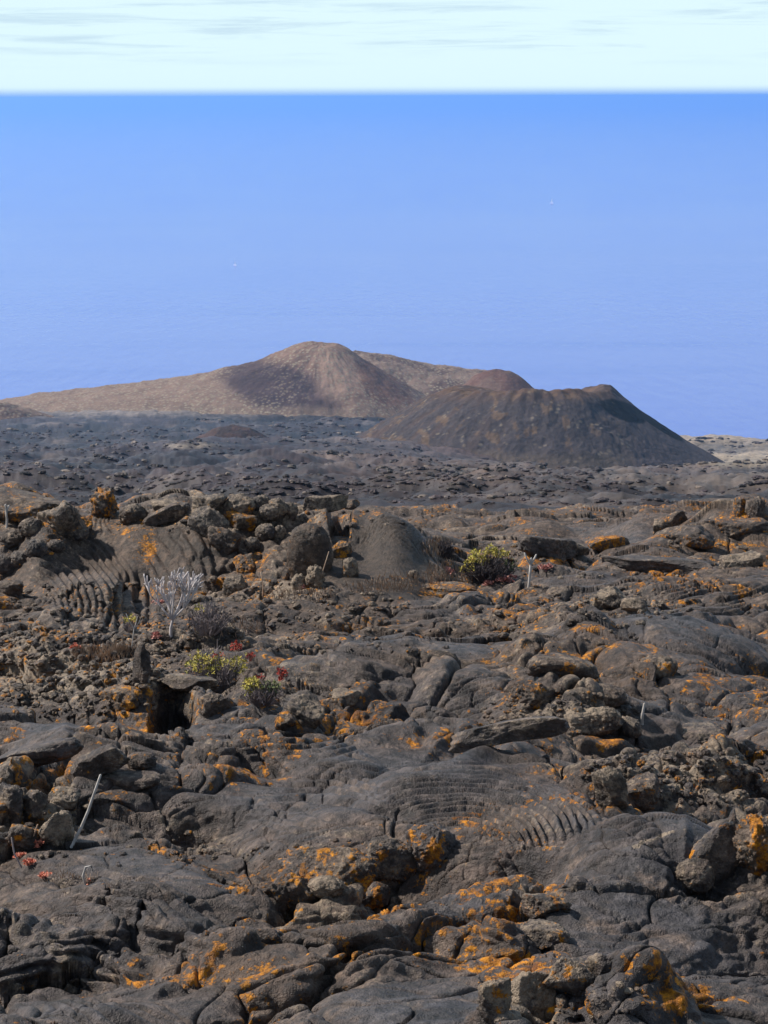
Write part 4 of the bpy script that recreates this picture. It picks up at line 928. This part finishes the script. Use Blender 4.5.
# yellow-green bush near the brink
bush("bush", 489, 581, 58, 28, "yellow-green bush with dark twigs near the far end of the lava field", M_TWIGD,
     [(M_LEAFY, "foliage", -22, 15, 7, 7, 34, 2.8), (M_LEAFY, "foliage", -12, 25, 8, 6, 48, 2.8), (M_LEAFY, "foliage", 2, 30, 6, 5, 34, 2.6), (M_LEAFY, "foliage", 12, 26, 8, 4, 36, 2.6), (M_LEAFG, "foliage", 22, 16, 7, 6, 26, 2.6), (M_LEAFY, "foliage", -4, 19, 8, 4, 24, 2.6)], ntw=170)
bush("bush", 446, 557, 20, 18, "small dark leafless bush left of the yellow-green bush", M_TWIGD, ntw=110)
bush("bush", 208, 632, 50, 30, "grey-violet mass of dry twigs right of the leafless shrub", M_TWIG, [(M_LEAFY, "foliage", -8, 24, 5, 6, 14, 2.4)], ntw=130)
bush("bush", 214, 692, 62, 44, "dry twig bush with yellow-green tops and red heads above the black cave", M_TWIG,
     [(M_LEAFY, "foliage", -8, 30, 20, 7, 120, 3.2), (M_LEAFY, "foliage", 22, 28, 11, 8, 60, 3.2), (M_RED, "flower_heads", 22, 47, 6, 4, 26, 2.6), (M_RED, "flower_heads", 36, 36, 4, 5, 18, 2.4), (M_RED, "flower_heads", 2, 38, 6, 2, 10, 2.2)], ntw=150)
bush("bush", 262, 704, 46, 26, "low green plant with a dark red flower head, right of the dry twig bush", M_TWIG,
     [(M_LEAFY, "foliage", -10, 17, 9, 9, 80, 3.2), (M_LEAFG, "foliage", 8, 14, 10, 8, 70, 3.0), (M_RED, "flower_heads", 19, 30, 5, 6, 34, 2.6), (M_RED, "flower_heads", -3, 27, 4, 2, 10, 2.2)], ntw=120)
bush("bush", 131, 630, 16, 14, "small orange and yellow tuft on thin stems, left of the leafless shrub", M_TWIG, [(M_LEAFY, "foliage", 0, 12, 6, 3, 20, 2.6)], ntw=24)

def grass():
    mb = MB()
    for (cx, cy, rx, ry, nn) in ((100, 656, 30, 7, 260), (125, 652, 20, 6, 120), (436, 552, 14, 8, 110), (420, 585, 50, 8, 260), (375, 590, 30, 6, 120), (300, 598, 40, 6, 110), (450, 575, 26, 8, 120), (225, 630, 40, 10, 110), (60, 880, 20, 6, 40)):
        for _ in range(nn):
            a = rng.uniform(0, 6.283); q = math.sqrt(rng.random())
            g = ground_at(cx + rx * q * math.cos(a), cy + ry * q * math.sin(a))
            if g.y > 45: continue
            u = mpp_at(g); h = rng.uniform(4, 11) * u
            mb.leaf(g, Vector((rng.gauss(0, .3), rng.gauss(0, .3), 1)), h, .8 * u, Vector((0, 1, .2)))
    o = mb.build("dry_grass", M_STRAW); tag(o, kind="stuff")
grass()
# ------------------------------------------------------------------ hills
def hill(name, px, py, D, profs, tintf, relief, nr=150, na=420, squash=0.9, seed=500):
    """a cinder hill: apex at the picture point px, py at distance D; profs = (right, back, left, front) lists of (radius m, drop m)"""
    c = far_point(px, py, D)
    rmax = max(p[-1][0] for p in profs)
    profs = [list(p) + ([(rmax, p[-1][1] + (rmax - p[-1][0]) * 0.7)] if p[-1][0] < rmax else []) for p in profs]
    r = (np.linspace(0, 1, nr) ** 1.0) * rmax
    a = np.linspace(0, 2 * math.pi, na, endpoint=False)
    RR, AA = np.meshgrid(r, a, indexing='ij')
    dz = np.zeros_like(RR); ws = np.zeros_like(RR)
    for i, p in enumerate(profs):
        w = np.clip(np.cos(AA - i * math.pi / 2), 0, 1) ** 2
        dz += w * np.interp(RR, [q[0] for q in p], [q[1] for q in p]); ws += w
    dz /= ws
    xx = RR * np.cos(AA); yy = RR * np.sin(AA)
    k = sm(0, rmax * 0.1, RR)
    dz = dz - relief(xx, yy, RR, AA)
    vx = c.x + xx; vy = c.y + yy; vz = c.z - dz
    u, v = project(vx, vy, vz)
    tint = tintf(u, v, xx, yy, RR, AA)
    i = np.arange(nr - 1)[:, None] * na; j = np.arange(na)[None, :]
    f = np.stack([i + j, i + (j + 1) % na, i + na + (j + 1) % na, i + na + j], -1).reshape(-1, 4)[:, ::-1]
    o = link_mesh(name, np.stack([vx, vy, vz], -1).reshape(-1, 3), f, HILL, masks={'tint': tint.reshape(-1, 4)})
    tag(o, kind="structure"); return o
def mixc(c, col, m): return c * (1 - m[..., None]) + C3(*col) * m[..., None]

def far_tint(u, v, xx, yy, RR, AA):
    c = np.empty(u.shape + (3,), F); c[:] = C3(0.205, 0.132, 0.100)
    nn = fbm(xx / 50, yy / 50, 4, 511); wob = 8 * fbm(xx / 30, yy / 30, 3, 512)
    uu = u + wob; vv = v + wob * 0.4
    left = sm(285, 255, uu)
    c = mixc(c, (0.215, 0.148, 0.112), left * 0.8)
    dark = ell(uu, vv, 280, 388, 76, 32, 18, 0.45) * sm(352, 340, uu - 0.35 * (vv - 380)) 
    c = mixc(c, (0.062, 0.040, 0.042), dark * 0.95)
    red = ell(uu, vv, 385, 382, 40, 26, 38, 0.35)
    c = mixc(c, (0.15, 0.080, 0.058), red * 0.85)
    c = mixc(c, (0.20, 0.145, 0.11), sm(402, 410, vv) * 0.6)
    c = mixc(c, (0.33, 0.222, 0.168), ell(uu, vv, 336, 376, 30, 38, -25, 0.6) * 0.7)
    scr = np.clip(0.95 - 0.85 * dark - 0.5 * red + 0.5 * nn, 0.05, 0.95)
    return np.dstack([c, scr]).astype(F)
def far_relief(xx, yy, RR, AA):
    return 1.4 * fbm(xx / 22, yy / 22, 4, 521) + 0.8 * sm(5, 40, RR) * perlin(AA * 4.5, RR / 40, 522) + 1.2 * (ridged(xx / 7, yy / 7, 3, 523) - .6)
PX = 0.80
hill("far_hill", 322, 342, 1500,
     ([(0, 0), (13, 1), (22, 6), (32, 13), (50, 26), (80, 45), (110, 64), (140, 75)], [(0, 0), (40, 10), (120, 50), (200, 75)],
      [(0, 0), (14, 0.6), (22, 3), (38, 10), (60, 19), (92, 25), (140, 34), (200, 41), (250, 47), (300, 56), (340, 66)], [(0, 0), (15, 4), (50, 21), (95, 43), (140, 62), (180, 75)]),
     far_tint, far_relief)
def back_tint(u, v, xx, yy, RR, AA):
    c = np.empty(u.shape + (3,), F); c[:] = C3(0.21, 0.145, 0.112)
    c = mixc(c, (0.12, 0.078, 0.062), sm(-.1, .4, fbm(xx / 30, yy / 30, 3, 531)))
    return np.dstack([c, np.clip(0.8 + 0.4 * fbm(xx / 40, yy / 40, 3, 532), 0, 1)]).astype(F)
hill("back_ridge", 356, 350, 1640,
     ([(0, 0), (40, 7), (70, 14), (110, 19), (132, 24), (150, 36), (180, 62), (210, 85)], [(0, 0), (100, 50), (160, 85)],
      [(0, 0), (40, 12), (120, 60), (160, 85)], [(0, 0), (40, 8), (120, 55), (180, 85)]),
     back_tint, lambda xx, yy, RR, AA: 1.5 * fbm(xx / 18, yy / 18, 4, 533) + 0.8 * (ridged(xx / 6, yy / 6, 3, 534) - .6))
def red_tint(u, v, xx, yy, RR, AA):
    c = np.empty(u.shape + (3,), F); c[:] = C3(0.125, 0.068, 0.055)
    c = mixc(c, (0.135, 0.085, 0.068), sm(-.2, .4, fbm(xx / 20, yy / 20, 3, 541)))
    return np.dstack([c, np.full(u.shape, 0.15)]).astype(F)
hill("red_hill", 497, 369.5, 1380,
     ([(0, 0), (10, 1.5), (18, 6), (26, 13), (60, 40)], [(0, 0), (30, 13), (60, 40)], [(0, 0), (8, 1.2), (16, 5), (24, 12), (60, 40)], [(0, 0), (20, 6), (90, 45)]),
     red_tint, lambda xx, yy, RR, AA: 0.8 * fbm(xx / 14, yy / 14, 4, 542))

def dark_tint(u, v, xx, yy, RR, AA):
    c = np.empty(u.shape + (3,), F); c[:] = C3(0.060, 0.050, 0.052)
    st = fbm(AA * 9, RR / 50, 4, 551); nn = fbm(xx / 14, yy / 14, 4, 552)
    c = mixc(c, (0.095, 0.060, 0.046), sm(-.1, .4, st + 0.4 * nn) * sm(560, 400, u) * 0.5)
    c = mixc(c, (0.115, 0.066, 0.042), sm(20, 4, v - 387 + 6 * nn) * (0.4 + 0.6 * sm(-.2, .2, nn)) * 0.85)
    c = mixc(c, (0.115, 0.088, 0.066), sm(448, 462, v + 6 * nn) * 0.6 * sm(660, 600, u))
    c = mixc(c, (0.13, 0.085, 0.055), sm(0.3, 0.48, fbm(xx / 7, yy / 12, 4, 553)) * 0.75 * sm(640, 560, u))
    right = sm(0, 20, (u - 607) - (v - 400) * 0.35 + 3 * nn)          # bare fine cinder on the right flank
    c = mixc(c, (0.072, 0.060, 0.064), right)
    rim_shadow = ell(u + 5 * nn, v + 2 * nn, 624, 412, 25, 10, 22, 0.3); edge = ell(u + 2 * nn, v + 1.5 * nn, 662, 428, 32, 4.5, 33, 0.4)  # shadow below the rim and the flank's shaded edge, put into the colour
    c = mixc(c, (0.003, 0.003, 0.004), np.clip(1.6 * (rim_shadow + edge), 0, 1))
    scr = np.clip(0.05 + 0.35 * sm(0.2, 0.5, fbm(xx / 9, yy / 9, 3, 554)), 0, 1) * (1 - right)
    return np.dstack([c, scr]).astype(F)
def dark_relief(xx, yy, RR, AA):
    g = sm(40, 60, RR) * (1 - sm(0.0, 0.6, np.cos(AA - 0.0) - 0.55))
    return (1.1 * fbm(xx / 12, yy / 12, 4, 561) + 0.5 * perlin(AA * 9, RR / 70, 562) + 0.7 * (ridged(xx / 4, yy / 5, 3, 563) - .6)) * (0.25 + 0.75 * g) \
        + np.exp(-((RR - 42) / 9) ** 2) * (1.8 * perlin(AA * 3.0, RR * 0 + 3, 564) + 1.2 * perlin(AA * 9.0, RR / 9, 565))
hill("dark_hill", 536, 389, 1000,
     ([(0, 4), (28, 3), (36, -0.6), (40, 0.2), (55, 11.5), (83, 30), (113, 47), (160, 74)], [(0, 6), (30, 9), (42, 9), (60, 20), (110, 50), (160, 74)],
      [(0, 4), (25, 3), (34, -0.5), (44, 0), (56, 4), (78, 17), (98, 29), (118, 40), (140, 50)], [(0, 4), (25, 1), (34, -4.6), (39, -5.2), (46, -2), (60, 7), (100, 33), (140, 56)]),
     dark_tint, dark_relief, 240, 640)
def mound_tint(u, v, xx, yy, RR, AA):
    c = np.empty(u.shape + (3,), F); c[:] = C3(0.082, 0.052, 0.046)
    c = mixc(c, (0.05, 0.038, 0.038), sm(-.1, .3, fbm(xx / 8, yy / 8, 3, 571)))
    return np.dstack([c, np.full(u.shape, 0.1)]).astype(F)
hill("small_hill", 234, 424, 950, ([(0, 0), (8, 2), (27, 13), (40, 22)], [(0, 0), (40, 20)], [(0, 0), (8, 1.5), (27, 11), (40, 22)], [(0, 0), (10, 3), (40, 22)]),
     mound_tint, lambda xx, yy, RR, AA: 0.5 * fbm(xx / 7, yy / 7, 3, 572), 60, 160)
hill("edge_hill", -14, 400, 1300, ([(0, 0), (12, 1), (26, 5), (45, 12)], [(0, 0), (60, 24)], [(0, 0), (60, 14)], [(0, 0), (20, 6), (60, 24)]),
     back_tint, lambda xx, yy, RR, AA: 1.0 * fbm(xx / 9, yy / 9, 3, 573), 60, 160)

# ------------------------------------------------------------------ sea
SEA_Z = -297.0
def sea_material():
    m, b, t = new_mat("sea_water", 0.18, 0.5)
    pos = t.add('ShaderNodeNewGeometry').outputs['Position']
    mp = t.add('ShaderNodeMapping'); t.put(mp.inputs['Vector'], pos); mp.inputs['Scale'].default_value = (1.0, 0.35, 1.0)
    n1 = t.noise(mp.outputs[0], 0.004, 4, 0.6); n2 = t.noise(mp.outputs[0], 0.06, 4, 0.6)
    c = t.mix(t.step(n1, 0.35, 0.65), (0.05, 0.130, 0.60), (0.075, 0.160, 0.60))
    c = t.mix(t.math('MULTIPLY', t.step(n2, 0.55, 0.8), 0.2), c, (0.09, 0.19, 0.5))
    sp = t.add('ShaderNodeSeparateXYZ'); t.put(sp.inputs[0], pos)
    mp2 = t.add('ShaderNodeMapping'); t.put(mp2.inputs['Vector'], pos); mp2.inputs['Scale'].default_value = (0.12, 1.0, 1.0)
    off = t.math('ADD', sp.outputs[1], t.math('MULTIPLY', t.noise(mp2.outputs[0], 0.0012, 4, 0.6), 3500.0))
    c = t.mix(t.step(off, 2500, 8500), t.mix(n1, (0.125, 0.190, 0.58), (0.155, 0.215, 0.58)), c)      # paler towards the coast: sky reflection and haze put into the colour
    c = t.mix(t.math('MULTIPLY', t.step(t.noise(mp2.outputs[0], 0.004, 5, 0.65), 0.5, 0.7), 0.35), c, (0.03, 0.10, 0.50))
    t.put(b.inputs['Base Color'], c)
    bp = t.add('ShaderNodeBump'); bp.inputs['Strength'].default_value = 0.35; bp.inputs['Distance'].default_value = 2.0
    t.put(bp.inputs['Height'], n2); t.put(b.inputs['Normal'], bp.outputs[0])
    return m
FARSEA = 60000.0
v = [(-FARSEA, -3000, SEA_Z), (FARSEA, -3000, SEA_Z), (FARSEA, FARSEA, SEA_Z), (-FARSEA, FARSEA, SEA_Z)]
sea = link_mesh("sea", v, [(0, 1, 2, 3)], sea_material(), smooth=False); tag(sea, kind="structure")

# ------------------------------------------------------------------ air
def box(name, a, b, mat):
    v = [(x_, y_, z_) for z_ in (a[2], b[2]) for y_ in (a[1], b[1]) for x_ in (a[0], b[0])]
    f = [(0, 2, 3, 1), (4, 5, 7, 6), (0, 1, 5, 4), (2, 6, 7, 3), (0, 4, 6, 2), (1, 3, 7, 5)]
    return link_mesh(name, v, f, mat, smooth=False)
hm = bpy.data.materials.new("haze_air"); hm.use_nodes = True
ht = hm.node_tree
for nd in list(ht.nodes):
    if nd.type == 'BSDF_PRINCIPLED': ht.nodes.remove(nd)
pv = ht.nodes.new('ShaderNodeVolumePrincipled')
HAZE_DENS, HAZE_COL = 0.00008, (0.29, 0.58, 1.0)
pv.inputs['Density'].default_value = HAZE_DENS; pv.inputs['Color'].default_value = (*HAZE_COL, 1); pv.inputs['Anisotropy'].default_value = 0.35
ht.links.new(pv.outputs[0], next(nd for nd in ht.nodes if nd.type == 'OUTPUT_MATERIAL').inputs['Volume'])
haze = box("haze", (-FARSEA - 2, -3002, SEA_Z - 60), (FARSEA + 2, FARSEA + 2, 4.0), hm); tag(haze, kind="stuff")

# ------------------------------------------------------------------ sky and sun
SUN_EL, SUN_AZ = R(44), R(-74)          # azimuth from +Y towards +X: the sun stands high, to the left
w = bpy.data.worlds.new("World"); scene.world = w; w.use_nodes = True
wt = w.node_tree; bg = wt.nodes['Background']
class WT: node_tree = wt
q = NT(WT)
sky = q.add('ShaderNodeTexSky', sky_type='NISHITA'); sky.sun_disc = False
sky.sun_elevation = SUN_EL; sky.sun_rotation = SUN_AZ; sky.altitude = 300; sky.air_density = 1.0; sky.dust_density = 1.0; sky.ozone_density = 1.5
gen = q.add('ShaderNodeTexCoord').outputs['Generated']
mp = q.add('ShaderNodeMapping'); q.put(mp.inputs['Vector'], gen); mp.inputs['Scale'].default_value = (3.0, 3.0, 60.0)
cl = q.noise(mp.outputs[0], 2.2, 6, 0.6, 0.3)
cloud = q.step(cl, 0.36, 0.58)
# thin grey cloud streaks high in the band above the sea
cl2 = q.step(q.noise(mp.outputs[0], 3.1, 6, 0.65, 0.4), 0.46, 0.66)
sz = q.add('ShaderNodeSeparateXYZ'); q.put(sz.inputs[0], gen)
cc = q.mix(q.math('MULTIPLY', q.math('MULTIPLY', cl2, q.step(sz.outputs[2], 0.012, 0.026)), 0.75), (7.7, 9.8, 10.4), (5.7, 7.6, 9.0))
cc = q.mix(q.step(sz.outputs[2], -0.001, 0.0055), (2.3, 4.6, 10.0), cc)
amt = q.math('SUBTRACT', 1.0, q.math('MULTIPLY', q.step(sz.outputs[2], 0.05, 0.22), 0.85))
q.put(bg.inputs['Color'], q.mix(amt, sky.outputs[0], cc))
bg.inputs['Strength'].default_value = 0.075
sd = bpy.data.lights.new("sun", 'SUN'); sd.energy = 4.2; sd.angle = R(0.8); sd.color = (1.0, 0.93, 0.84)
so = bpy.data.objects.new("sun", sd); COL.objects.link(so)
sdir = Vector((math.sin(SUN_AZ) * math.cos(SUN_EL), math.cos(SUN_AZ) * math.cos(SUN_EL), math.sin(SUN_EL)))
so.rotation_euler = sdir.to_track_quat('Z', 'Y').to_euler(); so.location = (0, 0, 50)
vs_ = scene.view_settings; vs_.view_transform = 'Standard'; vs_.look = 'None'; vs_.gamma = 1; vs_.exposure = 0.4
scene.render.engine = 'CYCLES'
scene.cycles.volume_bounces = 2
# ------------------------------------------------------------------ boats, a few pixels each
def boat(px, py, L, label):
    d = -SEA_Z / tphi(py); c = Vector(((px - 384) * d * xfac(py), d, SEA_Z))
    e = empty("sailing_boat", c, label, "boat"); e.rotation_euler.z = R(-64)
    white = M_BOAT
    mb = MB(); n = 9
    secs = []
    for i in range(n):
        t = i / (n - 1); w_ = 0.17 * L * (1 - t ** 3) + 0.004 * L; y0 = (t - .5) * L
        k = len(mb.v)
        mb.v += [Vector((y0, -w_, 0.16 * L + .05 * L * t)), Vector((y0, -w_ * .6, -0.02 * L)), Vector((y0, w_ * .6, -0.02 * L)), Vector((y0, w_, 0.16 * L + .05 * L * t))]
        if i:
            for j in range(3): mb.f.append((k - 4 + j, k - 3 + j, k + 1 + j, k + j))
            mb.f.append((k - 1, k - 4, k, k + 3))
        else: mb.f.append((k, k + 1, k + 2, k + 3))
    mb.build("hull", white, e, smooth=False)
    mb = MB(); mb.tube([Vector((.05 * L, 0, .1 * L)), Vector((.05 * L, 0, 1.05 * L))], .012 * L, .008 * L, 5); mb.build("mast", white, e)
    mb = MB(); k = 0; m = 6                                     # bellied sail, a sheet of cloth added so the backlit boat shows white
    for i in range(m + 1):
        for j in range(m + 1):
            a, b_ = i / m, j / m
            mb.v.append(Vector((.04 * L - .46 * L * b_ * (1 - a), .07 * L * math.sin(math.pi * b_) * (1 - a), .24 * L + .78 * L * a)))
    for i in range(m):
        for j in range(m): mb.f.append((i * (m + 1) + j, i * (m + 1) + j + 1, (i + 1) * (m + 1) + j + 1, (i + 1) * (m + 1) + j))
    mb.build("sail", M_SAIL, e)
M_SAIL, sb, st_ = new_mat("white_sailcloth", 0.7, 0.2, (0.85, 0.85, 0.82))
tl = st_.add('ShaderNodeBsdfTranslucent'); tl.inputs['Color'].default_value = (0.85, 0.85, 0.82, 1)
mxs = st_.add('ShaderNodeMixShader'); mxs.inputs[0].default_value = 0.6
st_.l.new(sb.outputs[0], mxs.inputs[1]); st_.l.new(tl.outputs[0], mxs.inputs[2])
st_.l.new(mxs.outputs[0], next(nd for nd in st_.n if nd.type == 'OUTPUT_MATERIAL').inputs['Surface'])
M_BOAT, _, _ = new_mat("white_boat_paint", 0.35, 0.5, (0.8, 0.8, 0.8))
boat(553, 204, 15.0, "tiny white sailing boat on the open sea, upper right")
boat(236, 265, 10.0, "tiny white sailing boat on the sea left of the far hill's summit")
